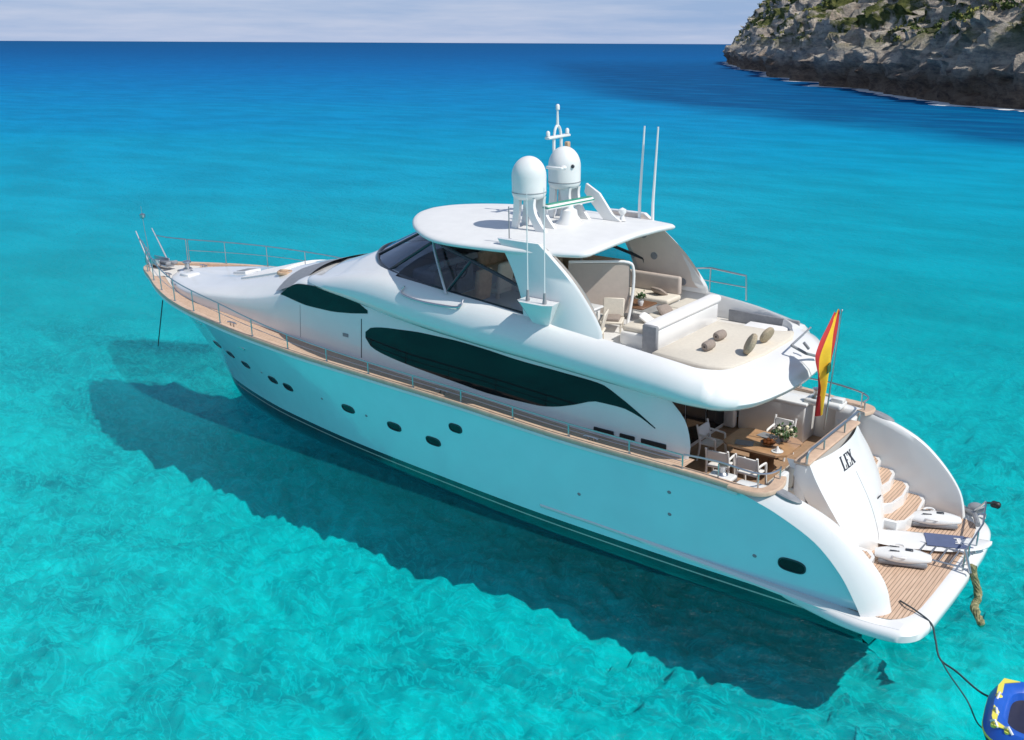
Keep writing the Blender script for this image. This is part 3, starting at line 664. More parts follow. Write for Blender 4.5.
# long side windows: strips that follow the house side
def side_panel(name, upper, lower, m, off=.012, n=46):
    fu = pchip([p[0] for p in upper], [p[1] for p in upper]); fl = pchip([p[0] for p in lower], [p[1] for p in lower])
    x0, x1 = upper[0][0], upper[-1][0]
    for s in (1, -1):
        mb = MB(); rows = []
        for i in range(n + 1):
            x = x0 + (x1 - x0) * i / n; zu, zl = fu(x), fl(x)
            z_ = [zl + (zu - zl) * k / 4 for k in range(5)]
            rows.append([Vector((x, s * (hy(x, z) - .03), z)) for z in z_[:1]] + [Vector((x, s * (hy(x, z) + off), z)) for z in z_] + [Vector((x, s * (hy(x, z) - .03), z)) for z in z_[-1:]])
        mb.grid(rows); obj(name, mb, m, house, ang=30)
side_panel('side_window', [(6.66, 3.11), (7.1, 3.36), (7.6, 3.62), (8.17, 3.84), (9.3, 3.90), (10.5, 3.95), (11.6, 4.04), (12.7, 4.09), (13.6, 4.09), (14.45, 4.04), (15.1, 3.98), (15.6, 3.88), (15.78, 3.74)],
           [(6.66, 3.09), (7.1, 3.29), (7.6, 3.40), (8.17, 3.40), (8.86, 3.18), (9.4, 3.02), (9.9, 2.95), (11.1, 2.93), (12.7, 3.03), (14.5, 3.19), (15.3, 3.30), (15.6, 3.40), (15.78, 3.58)], 'glass')
side_panel('brow_window', [(15.7, 4.34), (16.5, 4.62), (17.3, 4.67), (18.2, 4.66), (18.7, 4.62), (19.1, 4.46), (19.35, 4.30), (19.5, 4.20)], [(15.7, 4.26), (16.5, 4.14), (17.3, 4.07), (18.2, 4.06), (18.9, 4.12), (19.35, 4.18), (19.5, 4.19)], 'glass', off=.014)
# front windscreen lying on the forward slope
mb = MB(); rows = []
for i in range(9):
    t = i / 8; row = []
    for k in range(-10, 11):
        f = k / 10; yw = 2.1 - .05 * t; y = f * yw
        x = 19.75 - 1.15 * t + .35 * (1 - f * f); z = 4.24 + .42 * (1 - abs(f) ** 2.5) + .40 * t - .1 * t * (1 - f * f)
        row.append(Vector((x, y, z)))
    rows.append(row)
mb.grid(rows); obj('front_windscreen', mb, 'grey', house)
# vents low in the house side
for s in (1, -1):
    for xa, xb in ((6.35, 7.0), (7.15, 7.55), (7.7, 8.25)):
        mb = MB(); mb.box(((xa + xb) / 2, s * (hy(xa, 2.7) + .014), 2.73), (xb - xa, .04, .13), bev=.015); obj('air_vent', mb, 'black', house)
# side door seam and mark
for s in (1, -1):
    for xs_ in (15.95, 18.6):
        mb = MB(); mb.tube([(xs_, s * (hy(xs_, z) + .004), z) for z in [_zs(xs_) + .05 + k * ((4.05 if xs_ > 17 else 4.12) - _zs(xs_)) / 12 for k in range(12)]], .012 if xs_ < 17 else .006, 5); obj('door_seam', mb, 'dkmetal' if xs_ < 17 else 'grey', house)
    mb = MB(); mb.box((16.6, s * (hy(16.6, 3.5) + .01), 3.5), (.22, .02, .10), bev=.008); obj('door_handle', mb, 'grey', house)
# sun cushions and items on the coachroof
def roofz(x, y):
    w = hy(x, htop(x)); k = min(1, abs(y) / w); return htop(x) + .03 + (hcen(x) - htop(x)) * (1 - k * k)
def conform(x0, x1, y0, y1, th, name, m, parent, lift=0):
    mb = MB(); nx, ny = 12, 8; g = []
    for i in range(-1, nx + 2):
        row = []
        for j in range(-1, ny + 2):
            ii, jj = min(max(i, 0), nx), min(max(j, 0), ny); edge = i in (-1, nx + 1) or j in (-1, ny + 1); soft = (ii in (0, nx) or jj in (0, ny))
            x, y = x0 + (x1 - x0) * ii / nx, y0 + (y1 - y0) * jj / ny; row.append(Vector((x, y, roofz(x, y) + lift + (-.03 if edge else th * (.75 if soft else 1)))))
        g.append(row)
    mb.grid(g); return obj(name, mb, m, parent)
conform(20.9, 22.8, -.05, 1.0, .07, 'bow_sunpad', 'white_fab', Y); conform(20.9, 22.8, -1.15, -.1, .07, 'bow_sunpad', 'white_fab', Y)
fh = conform(24.0, 24.65, -.75, -.10, .06, 'foredeck_hatch', 'gel', Y); conform(24.08, 24.57, -.67, -.18, .012, 'hatch_glass', 'grey', fh, .06)

# portholes
def porthole(x, z, side, w=.24, h=.10):
    st = yside(x, z); p = hull_pt(st, z, side); n_ = side_normal(st, z, side)
    tx = (hull_pt(st + .1, z, side) - hull_pt(st - .1, z, side)).normalized(); up = n_.cross(tx); up = up if up.z > 0 else -up
    def ring(a, b, off): 
        out = []
        for k in range(28):
            t = 2 * math.pi * k / 28; c, s_ = math.cos(t), math.sin(t)
            out.append(p + tx * a * abs(c) ** .62 * (1 if c > 0 else -1) + up * b * abs(s_) ** .80 * (1 if s_ > 0 else -1) + n_ * off)
        return out
    mb = MB(); mb.grid([ring(w + .035, h + .035, -.01), ring(w + .03, h + .03, .018), ring(w + .005, h + .005, .022), ring(w, h, .004)], closed=True)
    f = obj('porthole', mb, 'steel' if not side else 'dkmetal', Y)
    mb = MB(); rg = ring(w + .003, h + .003, .006); mb.add(rg, [tuple(range(28))]); obj('porthole_glass', mb, 'glass', f, smooth=False)
for s in (1, -1):
    for x, z in ((23.25, 1.90), (22.4, 1.76), (21.5, 1.62), (19.95, 1.50), (19.15, 1.46), (16.25, 1.52), (14.40, 1.45), (12.95, 1.40)): porthole(x, z, s, .235 if x < 18 else .21, .10)
    porthole(3.08, 1.09, s, .27, .12)
    porthole(12.02, 2.04, s, .19, .10)
    for x, z in ((20.5, 1.62), (17.4, 1.55), (15.5, 1.5), (8.3, 1.25), (3.9, 1.05), (5.9, 2.0), (5.9, 1.45)):
        st = yside(x, z); p = hull_pt(st, z, s); mb = MB(); mb.ell(p, (.05, .02, .04), 10, 6); obj('hull_drain', mb, 'grey', Y)
    for x, z in ((23.3, 2.75), (20.9, 2.42)):
        st = yside(x, z); p = hull_pt(st, z, s); mb = MB(); mb.box(p, (.42, .05, .10), bev=.02, rz=-.25 * s); obj('hull_fitting', mb, 'steel', Y)

# ---------------- flybridge shell
HALF = [(19.08, 0), (19.02, .7), (18.80, 1.4), (18.42, 2.0), (17.6, 2.40), (16.3, 2.66), (14.2, 2.88), (11.5, 2.98), (8.4, 2.98), (6.4, 2.93), (5.55, 2.82), (4.95, 2.55), (4.55, 1.95), (4.36, 1.0), (4.30, 0)]
full = [Vector((x, y, 0)) for x, y in HALF] + [Vector((x, -y, 0)) for x, y in HALF[-2:0:-1]]
PO = spline(full, 168, closed=True); NP = len(PO)
f_zb = pchip([4.3, 5.4, 6.8, 8.9, 11.3, 14, 16.3, 18.4, 19.1], [3.82, 3.88, 3.98, 4.12, 4.24, 4.40, 4.60, 4.68, 4.74])
f_zt = pchip([4.3, 5.2, 6.6, 8.5, 10, 12, 15, 16, 17, 18, 18.8, 19.1], [4.52, 4.58, 4.80, 5.0, 5.15, 5.30, 5.46, 5.36, 5.16, 4.96, 4.84, 4.80])
f_in = pchip([4.3, 5.0, 5.8, 7, 14, 16, 19.1], [.86, .80, .55, .46, .50, .62, .42])
RW = []
for i, p in enumerate(PO):
    t = (PO[(i + 1) % NP] - PO[(i - 1) % NP]).normalized(); n_ = Vector((-t.y, t.x, 0)); n_ = n_ if n_.dot(Vector((10 - p.x, -p.y, 0))) > 0 else -n_
    if abs(p.y) > 1.8 and 7 < p.x < 17: n_ = Vector((0, -1 if p.y > 0 else 1, 0))
    zb, zt, ins = f_zb(p.x), f_zt(p.x), f_in(p.x); h = zt - zb
    prof = [(.75, zb + .03), (.42, zb - .01), (.18, zb + .01), (.06, zb + h * .12), (.0, zb + h * .30), (.03, zb + h * .52), (.11, zb + h * .72), (.24, zb + h * .88), (ins * .8, zt - .03), (ins, zt)]
    if p.x < 5.3: prof = [(.75, zb + .03), (.42, zb - .01), (.16, zb + .01), (.05, zb + h * .12), (.0, zb + h * .26), (.06, zb + h * .46), (.20, zb + h * .66), (.42, zb + h * .82), (ins * .84, zt - .04), (ins, zt)]
    prof += [(ins + .03, zt - .04), (ins + .05, 4.33 if p.x < 15.2 else zt - .12)]
    RW.append([Vector((p.x, p.y, 0)) + n_ * a + Vector((0, 0, z)) for a, z in prof])
mb = MB(); mb.grid(RW, wrap=True); fly = obj('flybridge_shell', mb, 'gel', Y, ang=50)
# underside and decks cut from the loop, row by row across the boat
half_i = NP // 2
def across(col, xa, xb, zoff=0, crown=0, nn=8, zf=None):
    rows = []
    for i in range(1, half_i):
        a, b = RW[i][col], RW[(NP - i) % NP][col]
        if not (xa <= a.x <= xb): continue
        row = []
        for k in range(nn + 1):
            f = k / nn; q = a.lerp(b, f); q.z += zoff + crown * (1 - (2 * f - 1) ** 2) * 1.0
            if zf is not None: q.z = zf
            row.append(q)
        rows.append(row)
    return rows
mb = MB(); mb.grid(across(0, 4.5, 19)); obj('fly_soffit', mb, 'gelm', Y)
mb = MB(); mb.grid(across(11, 4.6, 15.6, zf=4.35)); obj('fly_deck', mb, 'nonslip', Y, smooth=False)
rows = []
for i in range(1, half_i):
    a, b = RW[i][9], RW[(NP - i) % NP][9]
    if a.x < 14.4: continue
    cr = .10 + .26 * max(0, min(1, (18.9 - a.x) / 2.2))
    rows.append([a.lerp(b, k / 14) + Vector((.18 * (1 - (2 * k / 14 - 1) ** 2), 0, cr * (1 - abs(2 * k / 14 - 1) ** 2.2) - (.0))) for k in range(15)])
mb = MB(); mb.grid(rows); obj('fly_foredeck', mb, 'gel', Y)

# fly windscreen (tinted panes in a dark frame)
def screen():
    base = [(9.9, 2.50, 5.13), (11.2, 2.46, 5.22), (12.6, 2.40, 5.31), (13.9, 2.30, 5.40), (14.9, 2.10, 5.47), (15.7, 1.75, 5.53), (16.4, 1.1, 5.60), (16.75, .4, 5.66)]
    topp = [(9.95, 2.40, 5.62), (11.0, 2.30, 5.90), (12.0, 2.20, 6.13), (12.9, 2.06, 6.30), (13.5, 1.85, 6.40), (14.1, 1.45, 6.46), (14.6, .9, 6.5), (14.85, .35, 6.52)]
    B = base + [(x, -y, z) for x, y, z in base[::-1]]; T = topp + [(x, -y, z) for x, y, z in topp[::-1]]
    n = 64; b = spline(B, n); t = spline(T, n)
    fr = MB(); fr.tube(b, .055, 8); fr.tube(t, .045, 8)
    posts = [0, 9, 18, 25, 32, 39, 46, 55, 64]
    for k in posts: fr.tube([b[k], t[k]], .045, 8)
    f = obj('fly_windscreen', fr, 'dkmetal', Y)
    for q in range(len(posts) - 1):
        g = MB(); g.grid([[b[k].lerp(t[k], .04), b[k].lerp(t[k], .96)] for k in range(posts[q], posts[q + 1] + 1)]); obj('windscreen_pane', g, 'screen', f)
screen()
# wiper-like handrail tube on the coaming and curved bright strut up to the roof
mb = MB(); mb.tube(spline([(13.9, 2.72, 5.36), (13.95, 2.80, 5.18), (13.3, 2.86, 5.10), (12.5, 2.86, 5.10), (12.0, 2.84, 5.14), (11.95, 2.72, 5.30)], 24), .03, 8); obj('coaming_handrail', mb, 'steel', Y)
mb = MB(); mb.tube(spline([(12.6, 2.60, 5.33), (12.85, 2.50, 5.78), (13.3, 2.2, 6.30), (13.6, 1.9, 6.62)], 16), .035, 8); obj('roof_strut', mb, 'steel', Y)
mb = MB(); mb.tube(spline([(12.1, -2.60, 5.30), (12.35, -2.50, 5.75), (12.9, -2.3, 6.25), (13.3, -2.0, 6.66)], 16), .035, 8); obj('roof_strut', mb, 'steel', Y)

# hardtop
HT = [(15.35, 0), (15.2, .7), (14.8, 1.35), (14.2, 1.95), (13.4, 2.45), (12.6, 2.66), (11.4, 2.62), (10.0, 2.42), (8.98, 2.12), (8.78, 1.92), (8.72, 1.0), (8.72, 0)]
hp = spline([Vector((x, y, 0)) for x, y in HT[:10]], 44); hp = hp + [Vector((8.72, 1.0, 0)), Vector((8.72, 0, 0))]
ring = hp + [Vector((p.x, -p.y, 0)) for p in hp[-2:0:-1]]
c0 = Vector((12.1, 0, 0))
def hz(p, e=0): return 6.88 - .028 * p.y * p.y - .004 * (p.x - 12) ** 2
rows = []
for sc_, dz in ((.93, -.14), (.985, -.13), (1.0, -.085), (1.0, -.05), (.985, -.012), (.95, 0), (.8, .0), (.6, 0), (.4, 0), (.2, 0), (.01, 0)):
    rr = []
    for p in ring:
        q = c0 + (p - c0) * sc_; q.z = hz(q) + dz; rr.append(q)
    rows.append(rr)
for sc_ in (.5, .01):
    rr = []
    for p in ring:
        q = c0 + (p - c0) * sc_; q.z = hz(q) - .14; rr.append(q)
    rows.insert(0, rr) if sc_ == .5 else rows.insert(0, rr)
mb = MB(); mb.grid(rows, closed=True); obj('hardtop', mb, 'gelm', Y, ang=50)

# arch fins
def fin(side):
    Fr = [(10.25, 4.95), (10.35, 5.5), (10.62, 6.1), (10.95, 6.6), (11.15, 6.86)]
    Af = [(8.05, 4.9), (8.1, 5.15), (8.45, 5.62), (8.95, 6.15), (9.45, 6.55), (9.85, 6.86)]
    fr = spline([(x, 0, z) for x, z in Fr], 18); af = spline([(x, 0, z) for x, z in Af], 18)
    mb = MB(); rows = []
    for i in range(19):
        a, b = fr[i], af[i]; z1 = a.z; y = side * (2.52 - .10 * (z1 - 5)); th = .09
        m_ = a.lerp(b, .5)
        zc = lambda q: q.z
        rows.append([Vector((a.x, y, a.z)), Vector((a.x - .05, y + side * th * .7, a.z)), Vector((m_.x, y + side * th, m_.z)), Vector((b.x + .06, y + side * th * .7, b.z)), Vector((b.x, y, b.z)), Vector((b.x + .06, y - side * th * .7, b.z)), Vector((m_.x, y - side * th, m_.z)), Vector((a.x - .05, y - side * th * .7, a.z))])
    mb.grid(rows, closed=True); mb.add(rows[-1], [tuple(range(8))])
    fo = obj('arch_fin', mb, 'gel', Y, ang=50)
    mb = MB(); g = []
    for i in range(1, 18):
        a, b = fr[i], af[i]; y = side * (2.52 - .10 * (a.z - 5) - .105); g.append([Vector((a.x - .18 - (a.x - b.x - .34) * k / 4, y + side * (.03 if k in (0, 4) else 0), a.z)) for k in range(5)])
    mb.grid(g); obj('fin_bounce_sheet', mb, 'bounce_tint', fo)  # added sheet on the fin's inner face, coloured with warm bounced light
    return fo
fin(1); fs = fin(-1)
for x, z in ((9.9, 6.3), (9.6, 5.75), (8.75, 5.15)):
    mb = MB(); mb.lathe((x, -2.52 + .10 * (z - 5) + .10, z), [(.10, 0), (.10, .02), (.07, .03), (0, .03)], 14, 'y'); obj('speaker', mb, 'grey', fs)
# wedge-shaped antenna bracket on the port fin
mb = MB(); mb.cur = 0
tp = [(10.15, 2.55, 5.62), (9.2, 2.55, 5.62), (9.15, 2.90, 5.62), (9.35, 3.02, 5.62), (10.0, 3.02, 5.62), (10.15, 2.90, 5.62)]
bt = [(9.9, 2.55, 5.02), (9.45, 2.55, 5.02), (9.45, 2.62, 5.02), (9.5, 2.66, 5.02), (9.85, 2.66, 5.02), (9.9, 2.62, 5.02)]
mb.add(tp + bt, [tuple(range(6)), (11, 10, 9, 8, 7, 6)] + [(i, i + 6, (i + 1) % 6 + 6, (i + 1) % 6) for i in range(6)]); br = obj('antenna_bracket', mb, 'gel', Y, ang=30)
for x, h, y in ((9.9, 2.3, 2.82), (9.4, 2.45, 2.85)):
    mb = MB(); mb.lathe((x, y, 5.62), [(.05, 0), (.05, .05), (.035, .12), (.03, .25), (0, .26)], 10); o = obj('antenna_base', mb, 'grey', br)
    mb = MB(); mb.tube([(x, y, 5.8), (x, y, 5.8 + h * .6), (x, y, 5.8 + h)], [.016, .014, .008], 6); obj('whip_antenna', mb, 'gelm', br)
mb = MB(); mb.lathe((10.9, 2.2, 6.78), [(.10, 0), (.06, .06), (0, .07)], 10); mb.tube([(10.9, 2.2, 6.8), (10.9, 2.2, 7.6)], .014, 6); obj('whip_antenna', mb, 'grey', Y)
for x in (10.0, 9.6):
    mb = MB(); mb.tube([(x, -2.2, 6.62), (x, -2.2, 7.2), (x - .06, -2.25, 9.1)], [.045, .038, .022], 8); obj('tall_antenna', mb, 'gel', Y)
mb = MB(); mb.lathe((9.9, -1.2, 6.84), [(.09, 0), (.06, .05), (.05, .14), (.10, .20), (.10, .28), (0, .33)], 12); obj('gps_antenna', mb, 'gel', Y)

# satellite domes on their stands
for (x, y, zb, hh, R) in ((11.28, .90, 7.62, .98, .42), (11.28, -.60, 7.68, 1.00, .41)):
    mb = MB(); pr = [(.30, -.05), (R * .93, .0), (R * .99, .06), (R, .12), (R * 1.01, .50)]
    for k in range(1, 11):
        a = k / 10 * math.pi / 2; pr.append((R * 1.01 * math.cos(a), .50 + (hh - .50) * math.sin(a)))
    mb.lathe((x, y, zb), pr, 32); dm = obj('satellite_dome', mb, 'gelm', Y, ang=60)
    mb = MB(); mb.tube([(x + R * 1.002 * math.cos(a), y + R * 1.002 * math.sin(a), zb + .12) for a in [2 * math.pi * k / 32 for k in range(33)]], .012, 5); obj('dome_seam', mb, 'grey', dm)
    for dy in (-.20, .20):
        mb = MB(); rows = []
        for k in range(13):
            t = k / 12; cx = x - .55 + .38 * math.sin(t * math.pi * .55) ; z = 6.80 + (zb + .0 - 6.80) * t
            w = .16 - .05 * math.sin(t * math.pi)
            rows.append([Vector((cx + w, y + dy - .05, z)), Vector((cx + w, y + dy + .05, z)), Vector((cx - w, y + dy + .05, z)), Vector((cx - w, y + dy - .05, z))])
        mb.grid(rows, closed=True); obj('dome_stand', mb, 'gel', Y, ang=50)
        mb = MB(); rows = []
        for k in range(13):
            t = k / 12; cx = x + .30 - .10 * math.sin(t * math.pi * .5); z = 6.80 + (zb - 6.80) * t; w = .09
            rows.append([Vector((cx + w, y + dy - .05, z)), Vector((cx + w, y + dy + .05, z)), Vector((cx - w, y + dy + .05, z)), Vector((cx - w, y + dy - .05, z))])
        mb.grid(rows, closed=True); obj('dome_stand', mb, 'gel', Y, ang=50)
mb = MB()
fp = [Vector((10.9, 0, 7.72)), Vector((10.5, 0, 7.5)), Vector((10.1, 0, 7.0)), Vector((9.85, 0, 6.84)), Vector((10.35, 0, 6.84)), Vector((10.7, 0, 7.2)), Vector((10.95, 0, 7.5))]
mb.prism([p + Vector((0, -1.10, 0)) for p in fp], (0, .08, 0)); obj('dome_buttress', mb, 'gel', Y, smooth=False)
# radar scanner
mb = MB(); mb.lathe((10.75, -.05, 6.78), [(.36, 0), (.34, .10), (.24, .20), (.20, .42), (.12, .46), (.10, .55), (0, .56)], 24); rd = obj('radar_pedestal', mb, 'gel', Y)
mb = MB(); mb.box((10.75, -.05, 7.36), (.18, 1.7, .13), rz=rad(-8), bev=.04, seg=3); bar = obj('radar_scanner', mb, 'gel', rd)
mb = MB(); mb.box((10.75, -.05, 7.435), (.12, 1.6, .025), rz=rad(-8), bev=.01); mb.box((10.75, -.05, 7.36), (.19, 1.71, .035), rz=rad(-8), bev=.005); obj('scanner_cap', mb, 'greenp', bar)
# light mast
mb = MB(); x0, y0 = 11.75, -.80; MZ = -.40
for dx, dy in ((-.12, -.15), (-.12, .17)):
    mb.tube([(x0 + dx, y0 + dy, 6.85), (x0 + dx, y0 + dy, 8.85)], .04, 8)
mb.tube(spline([(x0 - .12, y0 - .15, 8.85), (x0 - .12, y0 - .10, 9.06), (x0 - .12, y0 + .01, 9.16), (x0 - .12, y0 + .12, 9.06), (x0 - .12, y0 + .17, 8.85)], 12), .035, 8)
mb.box((x0 - .12, y0, 8.88), (.16, .95, .07), bev=.02)
mb.tube([(x0 - .12, y0 + .01, 9.14), (x0 - .12, y0 + .01, 9.62)], [.04, .02], 8)
mast = obj('light_mast', mb, 'gel', Y)
for dy, zz in ((-.42, 8.92), (.42, 8.92), (0, 9.55)):
    mb = MB(); mb.lathe((x0 - .12, y0 + dy, zz), [(.05, 0), (.05, .10), (.03, .13), (0, .14)], 10); obj('navigation_light', mb, 'gel', mast)
for dy, zz in ((-.32, 8.62),):
    mb = MB(); mb.box((x0 - .2, y0 + dy, zz), (.12, .12, .22), bev=.02); obj('horn', mb, 'tan', mast)
mb = MB(); mb.box((11.0, .22, 8.25), (.5, .10, .07), bev=.02); mb.ell((10.8, .12, 8.26), (.09, .09, .06), 12, 8); obj('camera_arm', mb, 'gel', mast)
mb = MB(); mb.ell((10.90, -.42, 8.22), (.05, .05, .05), 10, 6); obj('dome_light', mb, 'dkmetal', mast)

# rails
def rail_run(s, xs, hh, name, mid=True, lean=0.0, yoff=-.04):
    pts = [Vector((x, s * (_ws(x) + yoff + lean), _zs(x) + .05 + hh(x))) for x in xs]
    mb = MB(); mb.tube(spline(pts, len(xs) * 4), .02, 6); top = obj(name, mb, 'steel', Y)
    if mid:
        pts2 = [Vector((x, s * (_ws(x) + yoff + lean / 2), _zs(x) + .05 + hh(x) * .52)) for x in xs]
        mb = MB(); mb.tube(spline(pts2, len(xs) * 4), .010, 5); obj('lower_wire', mb, 'steel', top)
    for i, x in enumerate(xs):
        mb = MB(); a = Vector((x, s * (_ws(x) + yoff), _zs(x) + .03)); mb.tube([a, pts[i]], .018, 6); mb.lathe(a, [(.045, 0), (.04, .03), (.02, .04)], 8); obj('stanchion', mb, 'steel', top)
hr = pchip([4.5, 9, 15, 19, 21, 24, 28.5], [.30, .30, .32, .45, .60, .68, .85])
rail_run(1, [28.2, 26.9, 25.6, 24.2, 22.8, 21.3, 19.7, 18.1, 16.5, 14.9, 13.3, 11.7, 10.1, 8.5, 6.9, 5.6], hr, 'port_guardrail')
rail_run(-1, [28.2, 26.9, 25.4, 23.9, 22.3, 20.7, 19.0, 17.3, 15.6, 13.9, 12.2, 10.5, 8.8, 7.2, 5.6], hr, 'starboard_guardrail')
def corner_rail(s):
    p = [(5.6, s * 3.06, _zs(5.6) + .35), (4.8, s * 3.02, 2.98), (4.1, s * 2.98, 2.92), (3.8, s * 2.82, 2.90), (3.68, s * 2.55, 2.92), (3.72, s * 2.35, 2.9)]
    mb = MB(); mb.tube(spline(p, 24), .022, 8)
    for q in ((4.8, 3.02), (3.95, 2.92), (3.70, 2.42)): mb.tube([(q[0], s * q[1], 2.56), (q[0], s * q[1], 2.93)], .018)
    obj('cockpit_guardrail', mb, 'steel', Y)
corner_rail(1); corner_rail(-1)
# pulpit
for s in (1, -1):
    mb = MB(); mb.tube([(28.75, s * .38, 3.42), (29.1, s * .36, 4.0), (29.5, s * .33, 4.65)], [.035, .03, .022], 8)
    mb.tube([(28.2, s * .80, 3.42), (28.2, s * .8, _zs(28.2) + .9)], .02)
    mb.tube([(28.2, s * .84, _zs(28.2) + .9), (28.9, s * .5, 4.35), (29.3, s * .35, 4.4)], .02)
    obj('pulpit', mb, 'steel', Y)
mb = MB(); mb.tube([(29.3, 0, 3.5), (29.45, 0, 4.6), (29.5, 0, 5.5)], [.018, .012, .006], 8)
mb.lathe((29.47, 0, 5.05), [(.03, 0), (.10, .06), (.10, .16), (.02, .2)], 10); obj('bow_staff', mb, 'steel', Y)
# bow gear: roller, windlass, cleats, bollards
mb = MB(); mb.box((28.75, 0, 3.48), (1.3, .34, .10), bev=.03, seg=2); mb.box((28.9, .2, 3.58), (.9, .04, .22), bev=.01); mb.box((28.9, -.2, 3.58), (.9, .04, .22), bev=.01); obj('bow_roller', mb, 'steel', Y)
mb = MB(); mb.box((28.3, .05, 3.60), (.95, .12, .12), bev=.04, ry=rad(8)); mb.box((27.95, .05, 3.62), (.12, .5, .14), bev=.04); obj('bow_anchor', mb, 'grey', Y)
mb = MB(); mb.box((27.1, 0, 3.44), (.6, .5, .10), bev=.03); mb.lathe((27.1, .0, 3.48), [(.16, 0), (.16, .06), (.09, .10), (.09, .22), (.15, .27), (.14, .32), (0, .34)], 16); obj('windlass', mb, 'steel', Y)
for x, y in ((27.2, .75), (27.2, -.75), (25.6, 1.5), (25.6, -1.5), (21.0, 2.85), (21.0, -2.85), (12.5, 3.0), (8.0, 3.0), (8.0, -3.0)):
    z = _zs(x) - .05; mb = MB(); mb.tube([(x - .2, y, z + .13), (x - .1, y, z + .15), (x + .1, y, z + .15), (x + .2, y, z + .13)], .025, 8)
    for dx in (-.07, .07): mb.tube([(x + dx, y, z), (x + dx, y, z + .15)], .025, 8)
    obj('mooring_cleat', mb, 'steel', Y)
mb = MB(); mb.box((26.2, .55, 3.50), (.5, .5, .22), bev=.05, seg=2); obj('deck_locker', mb, 'gel', Y)

# fly aft deck fittings
mb = MB(); mb.box((7.55, -.30, 4.64), (.28, 3.1, .58), bev=.06, seg=3); bb = obj('fly_bench_back', mb, 'gel', Y)
mb = MB(); mb.box((7.55, -.30, 5.00), (.36, 3.3, .20), bev=.09, seg=4); obj('bolster', mb, 'white_fab', bb)
mb = MB(); mb.box((7.48, 1.38, 4.72), (.40, .10, .74), bev=.03); obj('side_frame', mb, 'grey', bb)
mb = MB(); mb.box((8.05, -.45, 4.55), (.75, 3.3, .38), bev=.06, seg=2); fs1 = obj('fly_bench', mb, 'gel', Y)
mb = MB()
for y in (-1.5, -.45, .6): mb.box((8.08, y, 4.80), (.68, 1.0, .14), bev=.05, seg=3)
obj('seat_cushion', mb, 'cream', fs1)
mb = MB(); sp = [Vector(p) for p in ((7.25, 1.70, 0), (5.75, 1.86, 0), (5.30, 1.60, 0), (5.14, .3, 0), (5.14, -1.2, 0), (5.32, -1.72, 0), (5.7, -1.50, 0), (7.25, -1.45, 0))]
rows = [[Vector((6.4, 0, 0)) + (p - Vector((6.4, 0, 0))) * k + Vector((0, 0, z)) for p in sp] for k, z in ((1.0, 4.36), (1.0, 4.52), (.985, 4.56), (.96, 4.575), (.5, 4.58), (.01, 4.58))]
mb.grid(rows, closed=True); obj('fly_sunpad', mb, 'cream', Y, ang=50)
mb = MB(); sp2 = [Vector((6.4, 0, 0)) + (p - Vector((6.4, 0, 0))) * 1.07 for p in sp]
mb.grid([[p + Vector((0, 0, z)) for p in sp2] for z in (4.34, 4.47)] + [[p + Vector((0, 0, 4.47)) for p in sp]], closed=True); obj('sunpad_plinth', mb, 'taupe', Y, smooth=False)
mb = MB(); mb.tube([(6.9, 1.9, 4.40), (6.9, -1.9, 4.40)], .02); 
mb = MB(); mb.box((6.4, -2.32, 4.50), (1.9, .06, .30), bev=.02); obj('side_shelf', mb, 'grey', Y)
# V-shaped bracket and boathook on the aft coaming
mb = MB(); mb.tube([(5.0, -1.9, 4.66), (4.75, -.2, 4.70)], .022, 8); mb.tube([(4.75, -.2, 4.70), (4.45, -.35, 4.52), (4.40, -.95, 4.30)], .035, 8); mb.tube([(4.60, -.55, 4.70), (4.50, -.62, 4.55)], .035, 8); obj('davit_bracket', mb, 'grey', Y)
# stb side rail on the fly
mb = MB(); P_ = [(8.75, -2.62, 4.98), (8.6, -2.66, 5.48), (8.1, -2.68, 5.55), (7.1, -2.68, 5.48), (7.05, -2.66, 4.85)]
mb.tube(P_, .025, 8); mb.tube([(8.65, -2.66, 5.22), (7.08, -2.68, 5.18)], .015); mb.tube([(8.1, -2.68, 5.55), (8.1, -2.66, 4.9)], .02); obj('fly_side_rail', mb, 'steel', Y)
# starboard sofa, port bar unit, helm, seats
mb = MB(); mb.box((10.3, -1.75, 4.56), (3.3, .8, .42), bev=.06, seg=2); mb.box((11.8, -.9, 4.56), (.75, 1.2, .42), bev=.06, seg=2); so_ = obj('lounge_sofa', mb, 'gel', Y)
mb = MB(); mb.box((10.2, -1.72, 4.82), (3.2, .72, .14), bev=.05, seg=3); mb.box((11.78, -.8, 4.82), (.7, 1.1, .14), bev=.05, seg=3); obj('seat_cushion', mb, 'cream', so_)
mb = MB(); mb.box((10.3, -2.12, 5.10), (3.3, .16, .5), bev=.06, seg=3); mb.box((12.15, -.9, 5.10), (.16, 1.3, .5), bev=.06, seg=3); obj('back_cushion', mb, 'panel', so_)
mb = MB(); mb.box((9.65, 1.62, 4.80), (1.5, .7, .92), bev=.05, seg=2); mb.box((9.65, 1.62, 5.28), (1.6, .8, .06), bev=.02); bu = obj('bar_unit', mb, 'gel', Y)
mb = MB(); mb.box((9.9, 1.62, 5.32), (.45, .4, .03), bev=.01); obj('sink', mb, 'steel', bu)
mb = MB(); mb.box((14.2, .9, 4.95), (.9, 1.6, 1.15), bev=.12, seg=3); mb.box((13.85, .9, 5.62), (.7, 1.4, .18), bev=.06, seg=2, ry=rad(25)); hc = obj('helm_console', mb, 'grey', Y)
